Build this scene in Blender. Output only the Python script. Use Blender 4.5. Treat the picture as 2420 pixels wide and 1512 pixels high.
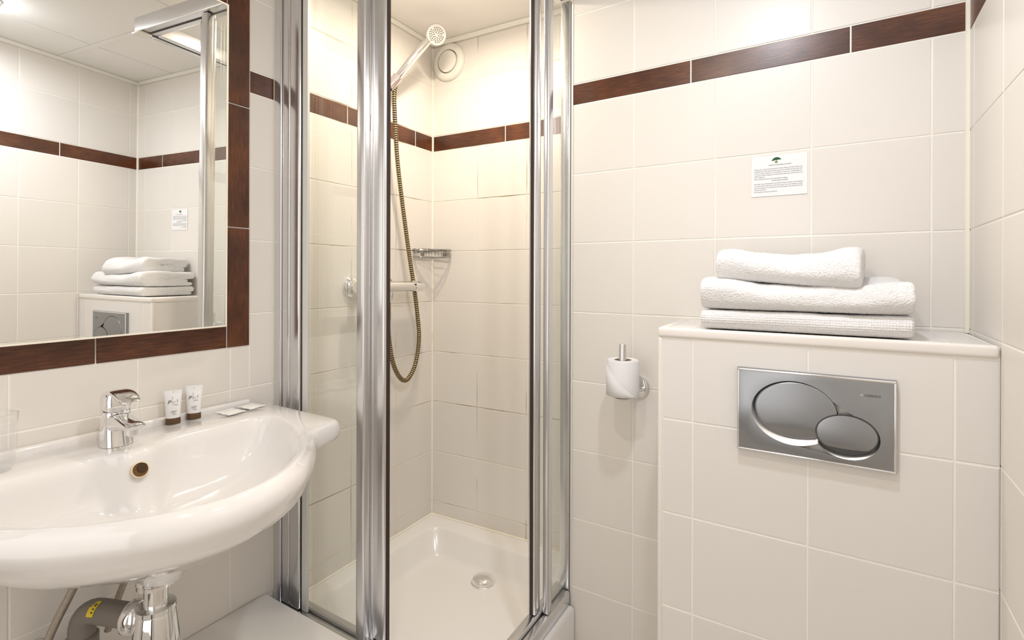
import bpy, bmesh, math, random
from mathutils import Vector, Matrix, noise
random.seed(7)
for o in list(bpy.data.objects): bpy.data.objects.remove(o, do_unlink=True)
SC = bpy.context.scene
COL = SC.collection
V = Vector

# ------------------------------------------------------------------ camera
def camera_setup():
    yaw, pitch, roll = math.radians(31.2304), math.radians(-0.0829), math.radians(0.1613)
    f = V((-math.sin(yaw), math.cos(yaw), 0)); r = V((math.cos(yaw), math.sin(yaw), 0)); u = V((0, 0, 1))
    f, u = math.cos(pitch)*f + math.sin(pitch)*u, math.cos(pitch)*u - math.sin(pitch)*f
    r, u = math.cos(roll)*r + math.sin(roll)*u, math.cos(roll)*u - math.sin(roll)*r
    cd = bpy.data.cameras.new('camera'); cam = bpy.data.objects.new('camera', cd); COL.objects.link(cam)
    cd.sensor_fit = 'HORIZONTAL'; cd.sensor_width = 36.0
    cd.lens = 1177.82/2420*36.0
    cd.shift_y = -(756-652.48)/2420
    cd.clip_start = 0.02
    M = Matrix((r, u, -f)).transposed().to_4x4(); M.translation = V((1.28, -1.5096, 1.10))
    cam.matrix_world = M
    SC.camera = cam
camera_setup()

# ------------------------------------------------------------------ world, lights, exposure
W = bpy.data.worlds.new('world'); SC.world = W; W.use_nodes = True
W.node_tree.nodes['Background'].inputs[0].default_value = (1.0, 0.95, 0.89, 1)
W.node_tree.nodes['Background'].inputs[1].default_value = 1.75      # warm fill light let in by an unseen doorway added behind the camera
SC.view_settings.view_transform = 'Standard'
SC.view_settings.look = 'None'
SC.view_settings.gamma = 1.0
SC.view_settings.use_curve_mapping = False
SC.view_settings.exposure = -0.06
CEIL = 2.005
WARM = (1.0, 0.86, 0.70); NEUT = (1.0, 0.88, 0.76); COOL = (0.86, 0.92, 1.0); DAY = (0.86, 0.91, 1.0)
CEILING_LAMPS = [  # x, y, watts (downwards), colour, label
    (1.18, -0.88, 5.7, DAY, 'small round opal ceiling lamp above the cistern box'),
    (0.36, -0.38, 5.9, WARM, 'small round opal ceiling lamp above the shower tray'),
    (0.95, -1.30, 4.0, NEUT, 'small round opal ceiling lamp near the added open doorway'),
]

# ------------------------------------------------------------------ materials
def mat(name, col, rough=0.4, metal=0.0, var=0.0, bump=0.0, bscale=20, spec=0.5, coat=0.0, objvar=0.0, trans=0.0, aniso=0.0, sheen=0.0):
    m = bpy.data.materials.new(name); m.use_nodes = True
    nt = m.node_tree; N = nt.nodes; L = nt.links
    b = N['Principled BSDF']
    b.inputs['Base Color'].default_value = (*col, 1); b.inputs['Roughness'].default_value = rough
    b.inputs['Metallic'].default_value = metal
    b.inputs['Specular IOR Level'].default_value = spec
    b.inputs['Coat Weight'].default_value = coat
    b.inputs['Coat Roughness'].default_value = 0.05
    if aniso: b.inputs['Anisotropic'].default_value = aniso
    if sheen: b.inputs['Sheen Weight'].default_value = sheen
    tc = N.new('ShaderNodeTexCoord')
    if var or objvar:
        hsv = N.new('ShaderNodeHueSaturation'); hsv.inputs['Color'].default_value = (*col, 1)
        add = N.new('ShaderNodeMath'); add.operation = 'ADD'; add.inputs[0].default_value = 1.0; add.inputs[1].default_value = 0.0
        if var:
            nz = N.new('ShaderNodeTexNoise'); nz.inputs['Scale'].default_value = 3.0
            L.new(tc.outputs['Object'], nz.inputs['Vector'])
            mr = N.new('ShaderNodeMapRange'); mr.inputs[3].default_value = -var; mr.inputs[4].default_value = var
            L.new(nz.outputs['Fac'], mr.inputs[0]); L.new(mr.outputs[0], add.inputs[1])
        if objvar:
            oi = N.new('ShaderNodeObjectInfo'); mr2 = N.new('ShaderNodeMapRange')
            mr2.inputs[3].default_value = 1-objvar; mr2.inputs[4].default_value = 1+objvar
            L.new(oi.outputs['Random'], mr2.inputs[0]); L.new(mr2.outputs[0], add.inputs[0])
        L.new(add.outputs[0], hsv.inputs['Value']); L.new(hsv.outputs[0], b.inputs['Base Color'])
    if bump:
        nb = N.new('ShaderNodeTexNoise'); nb.inputs['Scale'].default_value = bscale; nb.inputs['Detail'].default_value = 3
        L.new(tc.outputs['Object'], nb.inputs['Vector'])
        bp = N.new('ShaderNodeBump'); bp.inputs['Strength'].default_value = bump; bp.inputs['Distance'].default_value = 0.002
        L.new(nb.outputs['Fac'], bp.inputs['Height']); L.new(bp.outputs[0], b.inputs['Normal'])
    return m

def mat_wood(name):
    m = mat(name, (0.1, 0.035, 0.015), rough=0.3, spec=0.5)
    nt = m.node_tree; N = nt.nodes; L = nt.links; b = N['Principled BSDF']
    tc = N.new('ShaderNodeTexCoord'); mp = N.new('ShaderNodeMapping'); mp.inputs['Scale'].default_value = (6, 70, 70)
    oi = N.new('ShaderNodeObjectInfo')
    va = N.new('ShaderNodeVectorMath'); va.operation = 'ADD'
    cx = N.new('ShaderNodeCombineXYZ'); mu = N.new('ShaderNodeMath'); mu.operation = 'MULTIPLY'; mu.inputs[1].default_value = 17.0
    L.new(oi.outputs['Random'], mu.inputs[0]); L.new(mu.outputs[0], cx.inputs[0]); L.new(mu.outputs[0], cx.inputs[1])
    L.new(tc.outputs['Object'], va.inputs[0]); L.new(cx.outputs[0], va.inputs[1]); L.new(va.outputs[0], mp.inputs[0])
    n1 = N.new('ShaderNodeTexNoise'); n1.inputs['Scale'].default_value = 4; n1.inputs['Detail'].default_value = 6; n1.inputs['Roughness'].default_value = 0.65
    L.new(mp.outputs[0], n1.inputs['Vector'])
    n2 = N.new('ShaderNodeTexNoise'); n2.inputs['Scale'].default_value = 9; n2.inputs['Detail'].default_value = 2
    L.new(va.outputs[0], n2.inputs['Vector'])
    mx = N.new('ShaderNodeMath'); mx.operation = 'MULTIPLY_ADD'; mx.inputs[1].default_value = 0.55
    ml = N.new('ShaderNodeMath'); ml.operation = 'MULTIPLY'; ml.inputs[1].default_value = 0.45
    L.new(n2.outputs['Fac'], ml.inputs[0]); L.new(n1.outputs['Fac'], mx.inputs[0]); L.new(ml.outputs[0], mx.inputs[2])
    cr = N.new('ShaderNodeValToRGB'); e = cr.color_ramp.elements
    e[0].position = 0.33; e[0].color = (0.030, 0.0095, 0.0045, 1); e[1].position = 0.68; e[1].color = (0.19, 0.062, 0.02, 1)
    em = cr.color_ramp.elements.new(0.5); em.color = (0.085, 0.027, 0.0105, 1)
    L.new(mx.outputs[0], cr.inputs[0]); L.new(cr.outputs[0], b.inputs['Base Color'])
    bp = N.new('ShaderNodeBump'); bp.inputs['Strength'].default_value = 0.1; bp.inputs['Distance'].default_value = 0.001
    L.new(n1.outputs['Fac'], bp.inputs['Height']); L.new(bp.outputs[0], b.inputs['Normal'])
    return m

def mat_glass(name, tint=(0.985, 0.992, 0.985), rough=0.0, gain=1.0, haze=0.0):
    # thin pane: light passes straight through, Fresnel part is mirrored
    m = bpy.data.materials.new(name); m.use_nodes = True
    nt = m.node_tree; N = nt.nodes; L = nt.links
    for n in list(N): N.remove(n)
    out = N.new('ShaderNodeOutputMaterial'); mix = N.new('ShaderNodeMixShader')
    tr = N.new('ShaderNodeBsdfTransparent'); tr.inputs[0].default_value = (*tint, 1)
    gl = N.new('ShaderNodeBsdfGlossy'); gl.inputs['Roughness'].default_value = rough; gl.inputs['Color'].default_value = (1, 1, 1, 1)
    lw = N.new('ShaderNodeLayerWeight'); lw.inputs['Blend'].default_value = 0.5
    fr = N.new('ShaderNodeMath'); fr.operation = 'POWER'; fr.inputs[1].default_value = 5.0
    L.new(lw.outputs['Facing'], fr.inputs[0])
    mm = N.new('ShaderNodeMath'); mm.operation = 'MULTIPLY_ADD'; mm.inputs[1].default_value = 0.9*gain; mm.inputs[2].default_value = 0.04*gain; mm.use_clamp = True
    L.new(fr.outputs[0], mm.inputs[0]); L.new(mm.outputs[0], mix.inputs[0]); L.new(tr.outputs[0], mix.inputs[1]); L.new(gl.outputs[0], mix.inputs[2])
    if haze:
        df = N.new('ShaderNodeBsdfTranslucent'); df.inputs[0].default_value = (0.95, 0.95, 0.95, 1); m2 = N.new('ShaderNodeMixShader'); m2.inputs[0].default_value = haze
        d2 = N.new('ShaderNodeBsdfDiffuse'); d2.inputs[0].default_value = (0.95, 0.95, 0.95, 1); m3 = N.new('ShaderNodeMixShader'); m3.inputs[0].default_value = 0.5
        L.new(df.outputs[0], m3.inputs[1]); L.new(d2.outputs[0], m3.inputs[2])
        L.new(mix.outputs[0], m2.inputs[1]); L.new(m3.outputs[0], m2.inputs[2]); L.new(m2.outputs[0], out.inputs[0])
    else:
        L.new(mix.outputs[0], out.inputs[0])
    return m

def mat_emit(name, col, s):
    m = bpy.data.materials.new(name); m.use_nodes = True
    b = m.node_tree.nodes['Principled BSDF']; b.inputs['Base Color'].default_value = (0.9, 0.9, 0.9, 1)
    b.inputs['Emission Color'].default_value = (*col, 1); b.inputs['Emission Strength'].default_value = s
    return m

def mat_grout(name, col, stain, smin, smax):
    m = mat(name, col, rough=0.85, spec=0.2)
    nt = m.node_tree; N = nt.nodes; L = nt.links; b = N['Principled BSDF']
    tc = N.new('ShaderNodeTexCoord')
    nz = N.new('ShaderNodeTexNoise'); nz.inputs['Scale'].default_value = 4; nz.inputs['Detail'].default_value = 3
    L.new(tc.outputs['Object'], nz.inputs['Vector'])
    cr = N.new('ShaderNodeValToRGB'); e = cr.color_ramp.elements
    e[0].position = smin; e[0].color = (*col, 1); e[1].position = smax; e[1].color = (*stain, 1)
    L.new(nz.outputs['Fac'], cr.inputs[0]); L.new(cr.outputs[0], b.inputs['Base Color'])
    return m

def mat_terry(name, waffle=False):
    m = mat(name, (0.85, 0.845, 0.845), rough=0.95, spec=0.1, sheen=0.3)
    nt = m.node_tree; N = nt.nodes; L = nt.links; b = N['Principled BSDF']
    tc = N.new('ShaderNodeTexCoord')
    if waffle:
        n = N.new('ShaderNodeTexVoronoi'); n.inputs['Scale'].default_value = 230; n.inputs['Randomness'].default_value = 0.15
        o = n.outputs['Distance']
    else:
        n = N.new('ShaderNodeTexNoise'); n.inputs['Scale'].default_value = 330; n.inputs['Detail'].default_value = 2; o = n.outputs['Fac']
    L.new(tc.outputs['Object'], n.inputs['Vector'])
    bp = N.new('ShaderNodeBump'); bp.inputs['Strength'].default_value = 0.75; bp.inputs['Distance'].default_value = 0.004
    L.new(o, bp.inputs['Height']); L.new(bp.outputs[0], b.inputs['Normal'])
    return m

M = {}
M['tile'] = mat('cream_tile', (0.785, 0.75, 0.70), rough=0.36, var=0.012, objvar=0.018, bump=0.12, bscale=7)
M['tile_white'] = mat('white_tile', (0.785, 0.76, 0.73), rough=0.28, var=0.01, objvar=0.015, bump=0.1, bscale=7)
M['grout'] = mat_grout('cream_grout', (0.92, 0.90, 0.85), (0.86, 0.82, 0.74), 0.5, 0.8)
M['grout_shower'] = mat_grout('stained_grout', (0.80, 0.755, 0.66), (0.34, 0.27, 0.18), 0.5, 0.66)
M['silicone'] = mat_grout('silicone_bead', (0.88, 0.84, 0.74), (0.55, 0.40, 0.2), 0.6, 0.75)
M['wood'] = mat_wood('brown_wood_look_tile')
M['ceil'] = mat('ceiling_panel', (0.84, 0.82, 0.78), rough=0.6, bump=0.1, bscale=60)
M['gapdark'] = mat('seam_shadow_gap', (0.10, 0.09, 0.08), rough=0.9)
M['ceramic'] = mat('white_ceramic', (0.82, 0.80, 0.785), rough=0.07, spec=0.55, coat=0.3)
M['tray'] = mat('tray_acrylic', (0.83, 0.815, 0.795), rough=0.16)
M['chrome'] = mat('chrome', (0.86, 0.86, 0.87), rough=0.05, metal=1)
M['alu'] = mat('polished_aluminium', (0.72, 0.72, 0.735), rough=0.25, metal=1)
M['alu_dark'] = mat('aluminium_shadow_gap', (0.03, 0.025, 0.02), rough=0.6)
M['steel'] = mat('satin_steel', (0.36, 0.375, 0.40), rough=0.27, metal=1, aniso=0.5)
M['steel_l'] = mat('bright_steel', (0.85, 0.85, 0.86), rough=0.18, metal=1)
M['glass'] = mat_glass('clear_glass', gain=1.0)
M['film'] = mat_glass('clear_film', (1.0, 1.0, 1.0), rough=0.12, gain=0.7, haze=0.07)
M['mirror'] = mat('mirror_silver', (0.93, 0.935, 0.92), rough=0.0, metal=1)
M['edge'] = mat('mirror_edge_strip', (0.86, 0.81, 0.70), rough=0.5)
M['terry'] = mat_terry('white_terry'); M['waffle'] = mat_terry('white_waffle_weave', True)
M['plastic'] = mat('white_plastic', (0.83, 0.81, 0.74), rough=0.4)
M['tube'] = mat('tube_plastic', (0.84, 0.84, 0.85), rough=0.3, spec=0.4)
M['brown_cap'] = mat('brown_plastic_cap', (0.10, 0.05, 0.018), rough=0.3)
M['ink'] = mat('dark_ink', (0.06, 0.06, 0.06), rough=0.7)
M['ink_l'] = mat('grey_ink', (0.42, 0.42, 0.42), rough=0.7)
M['paper'] = mat('white_paper', (0.86, 0.86, 0.87), rough=0.8)
M['sachet'] = mat('sachet_paper', (0.93, 0.92, 0.89), rough=0.6)
M['tissue'] = mat('tissue_paper', (0.82, 0.82, 0.83), rough=0.95, spec=0.1, bump=0.3, bscale=160)
M['card_core'] = mat('cardboard_core', (0.36, 0.25, 0.16), rough=0.9)
M['green'] = mat('printed_green', (0.012, 0.085, 0.03), rough=0.7)
M['olive'] = mat('printed_olive', (0.30, 0.34, 0.10), rough=0.7)
M['pipe'] = mat('grey_pvc', (0.19, 0.165, 0.145), rough=0.45)
M['yellow'] = mat('yellow_label', (0.75, 0.56, 0.02), rough=0.5)
M['hose'] = mat('braided_hose', (0.42, 0.36, 0.30), rough=0.4, metal=0.6, bump=0.8, bscale=500)
M['brass'] = mat('aged_brass', (0.50, 0.40, 0.22), rough=0.25, metal=1)
M['brass_d'] = mat('hose_groove', (0.035, 0.025, 0.012), rough=0.6, metal=0.3)
M['rust'] = mat('limescale_brown', (0.13, 0.065, 0.012), rough=0.7, var=0.3)
M['hole_dark'] = mat('overflow_hole_dark', (0.05, 0.024, 0.006), rough=0.8)
M['panel_w'] = mat('white_laminate', (0.88, 0.86, 0.83), rough=0.22)
M['floor'] = mat('floor_tile_bounce', (0.50, 0.455, 0.40), rough=0.35, var=0.1, objvar=0.06)  # unseen floor, colour lightened to bounce more light upwards
M['floor_g'] = mat('floor_grout', (0.3, 0.28, 0.25), rough=0.9)
M['door'] = mat('dark_door', (0.075, 0.035, 0.02), rough=0.4, var=0.15)
M['dish'] = mat('lit_recess', (0.88, 0.88, 0.9), rough=0.35, metal=1)  # far lighter than the plate: caught ceiling light put into the colour
M['nozzle'] = mat('dark_nozzle', (0.05, 0.045, 0.04), rough=0.6)
M['shead'] = mat('shower_face_plastic', (0.70, 0.68, 0.65), rough=0.35)
M['lens'] = mat_emit('lamp_lens', (1.0, 0.92, 0.82), 8.0)

# ------------------------------------------------------------------ helpers
def me(name, verts, faces, smooth=False, angle=None):
    m = bpy.data.meshes.new(name); m.from_pydata([tuple(v) for v in verts], [], faces); m.validate(); m.update()
    if smooth:
        m.polygons.foreach_set('use_smooth', [True]*len(m.polygons))
        if angle is not None: m.set_sharp_from_angle(angle=math.radians(angle))
    return m
def ob(name, mesh, material=None, parent=None, mtx=None):
    o = bpy.data.objects.new(name, mesh); COL.objects.link(o)
    if material is not None and not mesh.materials: mesh.materials.append(M[material])
    if parent is not None: o.parent = parent
    if mtx is not None: o.matrix_local = mtx
    return o
def tag(o, label, cat, group=None, kind=None):
    o['label'] = label; o['category'] = cat
    if group: o['group'] = group
    if kind: o['kind'] = kind
    return o
def thing(name, label, cat, loc=(0, 0, 0), group=None, kind=None):
    o = bpy.data.objects.new(name, None); COL.objects.link(o); o.location = loc; o.empty_display_size = 0.05
    return tag(o, label, cat, group, kind)
def pl(root): return Matrix.Translation(-V(root.location))   # world-space mesh under an empty
def bmm(name, bm, smooth=False, angle=30):
    m = bpy.data.meshes.new(name); bm.normal_update(); bm.to_mesh(m); bm.free()
    if smooth:
        m.polygons.foreach_set('use_smooth', [True]*len(m.polygons)); m.set_sharp_from_angle(angle=math.radians(angle))
    return m
def add_box(bm, x0, x1, y0, y1, z0, z1, bev=0.0, seg=1):
    r = bmesh.ops.create_cube(bm, size=1.0)
    vs = r['verts']
    for v in vs:
        v.co = V((x0+(v.co.x+.5)*(x1-x0), y0+(v.co.y+.5)*(y1-y0), z0+(v.co.z+.5)*(z1-z0)))
    if bev:
        es = list({e for v in vs for e in v.link_edges})
        bmesh.ops.bevel(bm, geom=es, offset=bev, segments=seg, affect='EDGES', profile=0.5)
def box(name, b, material, parent=None, bev=0.0, seg=1, mtx=None, smooth=None):
    bm = bmesh.new(); add_box(bm, *b, bev=bev, seg=seg)
    return ob(name, bmm(name, bm, smooth=(seg > 1) if smooth is None else smooth, angle=45), material, parent, mtx)
def loft(rings, cap0=True, cap1=True, closed=True):
    vs = []; fs = []; n = len(rings[0])
    for r in rings: vs += [tuple(p) for p in r]
    for i in range(len(rings)-1):
        for j in range(n if closed else n-1):
            k = (j+1) % n
            fs.append((i*n+j, i*n+k, (i+1)*n+k, (i+1)*n+j))
    if cap0: fs.append(tuple(reversed(range(n))))
    if cap1: fs.append(tuple(range((len(rings)-1)*n, len(rings)*n)))
    return vs, fs
def fixn(m):
    bm = bmesh.new(); bm.from_mesh(m); bmesh.ops.recalc_face_normals(bm, faces=bm.faces); bm.to_mesh(m); bm.free(); return m
def frame_from(zdir, xhint=(0, 0, 1)):
    z = V(zdir).normalized(); x = V(xhint); x = (x - z*x.dot(z))
    if x.length < 1e-5: x = V((1, 0, 0)) - z*z.x
    x.normalize(); y = z.cross(x)
    return Matrix((x, y, z)).transposed()
def lathe_vf(prof, origin, axis, seg=32, cap0=True, cap1=True):
    F = frame_from(axis, (0.31, 0.2, 0.9) if abs(V(axis).normalized().z) < .9 else (1, 0, 0)); O = V(origin); rings = []
    for r, h in prof:
        rings.append([O + F @ V((r*math.cos(2*math.pi*k/seg), r*math.sin(2*math.pi*k/seg), h)) for k in range(seg)])
    return loft(rings, cap0, cap1)
def lathe(name, prof, origin, axis, material, parent=None, seg=32, mtx=None, angle=35):
    return ob(name, fixn(me(name, *lathe_vf(prof, origin, axis, seg), smooth=True, angle=angle)), material, parent, mtx)
def sweep_vf(path, rad, seg=10, caps=True):
    P = [V(p) for p in path]; n = len(P); rings = []; ref = None
    for i in range(n):
        t = (P[min(i+1, n-1)] - P[max(i-1, 0)]).normalized()
        if ref is None:
            ref = V((0, 0, 1)) if abs(t.z) < .9 else V((1, 0, 0))
        ref = (ref - t*ref.dot(t)).normalized(); b = t.cross(ref)
        r = rad(i/(n-1)) if callable(rad) else rad
        rings.append([P[i] + ref*(r*math.cos(2*math.pi*k/seg)) + b*(r*math.sin(2*math.pi*k/seg)) for k in range(seg)])
    return loft(rings, caps, caps)
def sweep(name, path, rad, material, parent=None, seg=10, mtx=None, angle=50):
    return ob(name, fixn(me(name, *sweep_vf(path, rad, seg), smooth=True, angle=angle)), material, parent, mtx)
def join_vf(lst):
    vs = []; fs = []
    for v, f in lst:
        o = len(vs); vs += list(v); fs += [tuple(i+o for i in q) for q in f]
    return vs, fs
def spline(pts, n):
    P = [V(p) for p in pts]; P = [2*P[0]-P[1]] + P + [2*P[-1]-P[-2]]; out = []
    m = len(P)-3
    for s in range(n+1):
        u = s/n*m; i = min(int(u), m-1); t = u-i
        a, b, c, d = P[i:i+4]
        out.append(0.5*((2*b)+(c-a)*t+(2*a-5*b+4*c-d)*t*t+(3*b-a-3*c+d)*t**3))
    return out
def text(name, body, size, material, parent, mtx, align='LEFT', shear=0.0, width=None):
    cu = bpy.data.curves.new('txt', 'FONT'); cu.body = body; cu.size = size; cu.align_x = align; cu.extrude = 0.0; cu.shear = shear
    cu.resolution_u = 3
    t = bpy.data.objects.new('txt', cu); COL.objects.link(t)
    bpy.context.view_layer.update()
    dg = bpy.context.evaluated_depsgraph_get()
    m = bpy.data.meshes.new_from_object(t.evaluated_get(dg)); m.name = name
    bpy.data.objects.remove(t, do_unlink=True)
    if width and len(m.vertices):
        xs = [v.co.x for v in m.vertices]; w = max(xs)-min(xs)
        if w > 0:
            for v in m.vertices: v.co.x *= width/w
    m.materials.clear()
    return ob(name, m, material, parent, mtx)

# ------------------------------------------------------------------ tiles
TCACHE = {}
G = 0.003
def tile_mesh(w, h, t=0.006, bev=0.0011, key='tile', material='tile'):
    k = (round(w, 4), round(h, 4), material)
    if k in TCACHE: return TCACHE[k]
    b = min(bev, w*.3, h*.3)
    def rect(i, z): return [(-w/2+i, -h/2+i, z), (w/2-i, -h/2+i, z), (w/2-i, h/2-i, z), (-w/2+i, h/2-i, z)]
    rings = [rect(0, -t), rect(0, -b), rect(b*.35, -b*.3), rect(b, 0)]
    vs, fs = loft(rings, True, True)
    m = me(key, vs, fs); m.materials.append(M[material]); TCACHE[k] = m
    return m
def put_tile(parent, O, U, Vv, u0, u1, v0, v1, name='tile', material='tile', jit=0.0003, rot=False):
    """tile whose front face lies in the plane through O spanned by U (across) and Vv (up)"""
    w, h = u1-u0-G, v1-v0-G
    if w < 0.004 or h < 0.004: return
    U = V(U).normalized(); Vv = V(Vv).normalized(); Nn = U.cross(Vv)
    c = V(O) + U*((u0+u1)/2) + Vv*((v0+v1)/2) + Nn*random.uniform(-jit, jit)
    if rot:
        R = Matrix((Vv, -U, Nn)).transposed().to_4x4(); m = tile_mesh(h, w, key=name, material=material)
    else:
        R = Matrix((U, Vv, Nn)).transposed().to_4x4(); m = tile_mesh(w, h, key=name, material=material)
    R.translation = c
    return ob(name, m, None, parent, R)
ZJ = [0.0257+0.1943*k for k in range(8)]          # 0.0257 ... 1.3858
ST0, ST1 = 1.5822, 1.6418
ROWS = [(0.0, ZJ[0])] + [(ZJ[i], ZJ[i+1]) for i in range(7)] + [(ZJ[7], ST0), (ST1, 1.836), (1.836, 2.002)]
def tile_wall(parent, O, U, ujoints, umin, umax, stripes, z0=0.0, skip=None, material='tile', zmax=2.0, stripe=True):
    us = [umin] + [u for u in ujoints if umin+.004 < u < umax-.004] + [umax]
    for a, b in zip(us[:-1], us[1:]):
        for r0, r1 in ROWS:
            r0 = max(r0, z0); r1 = min(r1, zmax)
            if r1-r0 < .012: continue
            if skip and skip(a, b, r0, r1): continue
            put_tile(parent, O, U, (0, 0, 1), a, b, r0, r1, material=material)
    if stripe:
        us = [umin] + [u for u in stripes if umin+.004 < u < umax-.004] + [umax]
        for a, b in zip(us[:-1], us[1:]):
            if skip and skip(a, b, ST0, ST1): continue
            put_tile(parent, O, U, (0, 0, 1), a, b, ST0, ST1, name='stripe_tile', material='wood')

XR = 1.539; YT = -0.21; YB = -2.05; XC = 0.686
def structure(o, label, cat): return tag(o, label, cat, kind='structure')
GR = 0.0012
# floor
fl = structure(box('floor', (-0.1, 1.75, YB-1.6, 0.15, -0.06, -0.008), 'floor_g'), 'unseen bathroom floor, beige tiles lightened for bounce light', 'floor')
for i in range(6):
    for j in range(7):
        x0 = i*.3; y0 = YB+j*.3
        if x0 > 1.62: continue
        mt = Matrix.Translation((x0+.15, y0+.15, 0)); ob('floor_tile', tile_mesh(.297, .297, material='floor', key='floor_tile'), None, fl, mt)
# left wall (mirror, washbasin, shower valve)
wl_ = structure(box('wall_left', (-0.12, -GR, YB-.1, 0.12, 0.0, 2.2), 'grout'), 'cream tiled left wall with brown stripe behind washbasin and shower', 'wall')
gs = box('grout_bed', (-0.03, -GR+.0002, -.62, -.001, 0.15, 2.0), 'grout_shower', wl_)
# left wall tiles: U = -Y direction gives normal +X ; (U x Z) : (-Y) x Z = -X ; so use U=+Y
LJ = [-.1985, -.400, -.600, -.6695, -.791, -.995, -1.202, -1.407, -1.611, -1.815]
LJ = sorted(LJ); LS = sorted([-.098, -.417, -.6695, -1.45, -1.75])
MIR = (-1.379, -.741, .9125, 1.846)      # mirror frame outer y0,y1,z0,z1
def lskip(a, b, r0, r1): return a > MIR[0]-.002 and b < MIR[1]+.06 and r0 > MIR[2]-.03 and r1 < MIR[3]+.001
def left_tiles():
    us = [YB] + LJ + [-.002]
    for a, b in zip(us[:-1], us[1:]):
        for r0, r1 in ROWS:
            if r1-r0 < .012: continue
            # clip against the mirror frame
            if b <= MIR[0]+.001 or a >= MIR[1]-.001 or r1 <= MIR[2]+.001 or r0 >= MIR[3]-.001:
                put_tile(wl_, (0, 0, 0), (0, 1, 0), (0, 0, 1), a, b, r0, r1); continue
            pcs = []
            if a < MIR[0]: pcs.append((a, MIR[0], r0, r1))
            if b > MIR[1]: pcs.append((MIR[1], b, r0, r1))
            aa, bb = max(a, MIR[0]), min(b, MIR[1])
            if r0 < MIR[2]: pcs.append((aa, bb, r0, MIR[2]))
            if r1 > MIR[3]: pcs.append((aa, bb, MIR[3], r1))
            for q in pcs: put_tile(wl_, (0, 0, 0), (0, 1, 0), (0, 0, 1), *q)
    us = [YB] + [u for u in LS if u < MIR[0]-.01] + [MIR[0]]
    us2 = [MIR[1]] + [u for u in LS if u > MIR[1]+.01] + [-.002]
    for L_ in (us, us2):
        for a, b in zip(L_[:-1], L_[1:]):
            put_tile(wl_, (0, 0, 0), (0, 1, 0), (0, 0, 1), a, b, ST0, ST1, name='stripe_tile', material='wood')
left_tiles()
# shower rear wall, slightly out of square
ANG = math.radians(2.8); SU = V((math.cos(ANG), math.sin(ANG), 0))
bmw = bmesh.new(); add_box(bmw, -.05, .78, GR, .12, 0, 2.2)
ws = structure(ob('wall_shower', bmm('wall_shower', bmw), 'grout_shower', None, Matrix.Rotation(ANG, 4, 'Z')), 'cream tiled rear wall inside the shower with brown stripe', 'wall')
# tiles in wall-local frame (wall object rotated): U=+X, normal must be -Y : X x Z = -Y ok
tile_wall(ws, (0, 0, 0), (1, 0, 0), [.2075, .413, .618], .002, XC, [.325, .645])
# flush-plate wall (in front of the shower niche) with its return
wb_ = structure(box('wall_back', (XC+GR, 1.75, YT+GR, .14, 0, 2.2), 'grout'), 'pale tiled wall with brown stripe behind the cistern box', 'wall')
tile_wall(wb_, (0, YT, 0), (1, 0, 0), [.868, 1.072, 1.274, 1.482], XC+.006, XR, [.868+.146, 1.346])
tile_wall(wb_, (XC, .03, 0), (0, -1, 0), [.1], .0, .03-YT-.004, [])
# right wall, slightly out of square
AR = math.radians(2.1)
RU = V((-math.sin(AR), -math.cos(AR), 0))                       # from the corner towards the camera
RMX = Matrix.Translation((XR, YT, 0)) @ Matrix.Rotation(-AR, 4, 'Z')
bmw = bmesh.new(); add_box(bmw, GR, .14, -1.95, .1, 0, 2.2)
wr = structure(ob('wall_right', bmm('wall_right', bmw), 'grout', None, RMX), 'cream tiled right wall beside the cistern box', 'wall')
tile_wall(wr, (0, 0, 0), (0, -1, 0), [.04+.203*k for k in range(0, 11)], .001, 1.838, [.31+.3*k for k in range(7)])
# unseen wall behind the camera, doorway added and widened to let in fill light
DX0, DX1, DZ = .22, 1.24, 1.97
bmw = bmesh.new(); add_box(bmw, -.05, DX0, YB-.12, YB-GR, 0, 2.2); add_box(bmw, DX1, 1.75, YB-.12, YB-GR, 0, 2.2); add_box(bmw, DX0, DX1, YB-.12, YB-GR, DZ, 2.2)
wf = structure(ob('wall_front', bmm('wall_front', bmw), 'grout'), 'cream tiled wall around the added open doorway behind the camera', 'wall')
tile_wall(wf, (1.6, YB, 0), (-1, 0, 0), [.2], .14, 1.6-DX1-.07, [])
tile_wall(wf, (1.6, YB, 0), (-1, 0, 0), [1.5], 1.6-DX0+.07, 1.6, [])
for i_, b_ in enumerate(((DX0-.07, DX0, YB-.125, YB+.012, .0, DZ+.02), (DX1, DX1+.07, YB-.125, YB+.012, .0, DZ+.02))):
    structure(box('trim_%d' % (9+i_), b_, 'door', bev=.003), ('dark brown door casing on the left of the added doorway', 'dark brown door casing on the right of the added doorway')[i_], 'trim')
box('threshold', (DX0, DX1, YB-.12, YB, -.006, .006), 'door', fl)
# ceiling: suspended panels with dark seams and white T-bars
ce = structure(box('ceiling', (-.12, 1.75, YB-.1, .14, CEIL+.006, 2.2), 'gapdark'), 'white suspended ceiling of square panels', 'ceiling')
XS = [0.0, .657, 1.26, 1.62]; YS = [.08, -.522, -1.122, -1.722, YB]
for i in range(3):
    for j in range(4):
        x0, x1 = XS[i], XS[i+1]; y1, y0 = YS[j], YS[j+1]
        g = .0022; yb = .012 if j < 3 else .0
        box('ceiling_panel', (x0+g, x1-g, y0+.013, y1-.013, CEIL, CEIL+.006), 'ceil', ce, bev=.001)
for y in YS[1:4]: box('ceiling_bar', (0, 1.62, y-.012, y+.012, CEIL-.001, CEIL+.004), 'ceil', ce)
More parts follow.
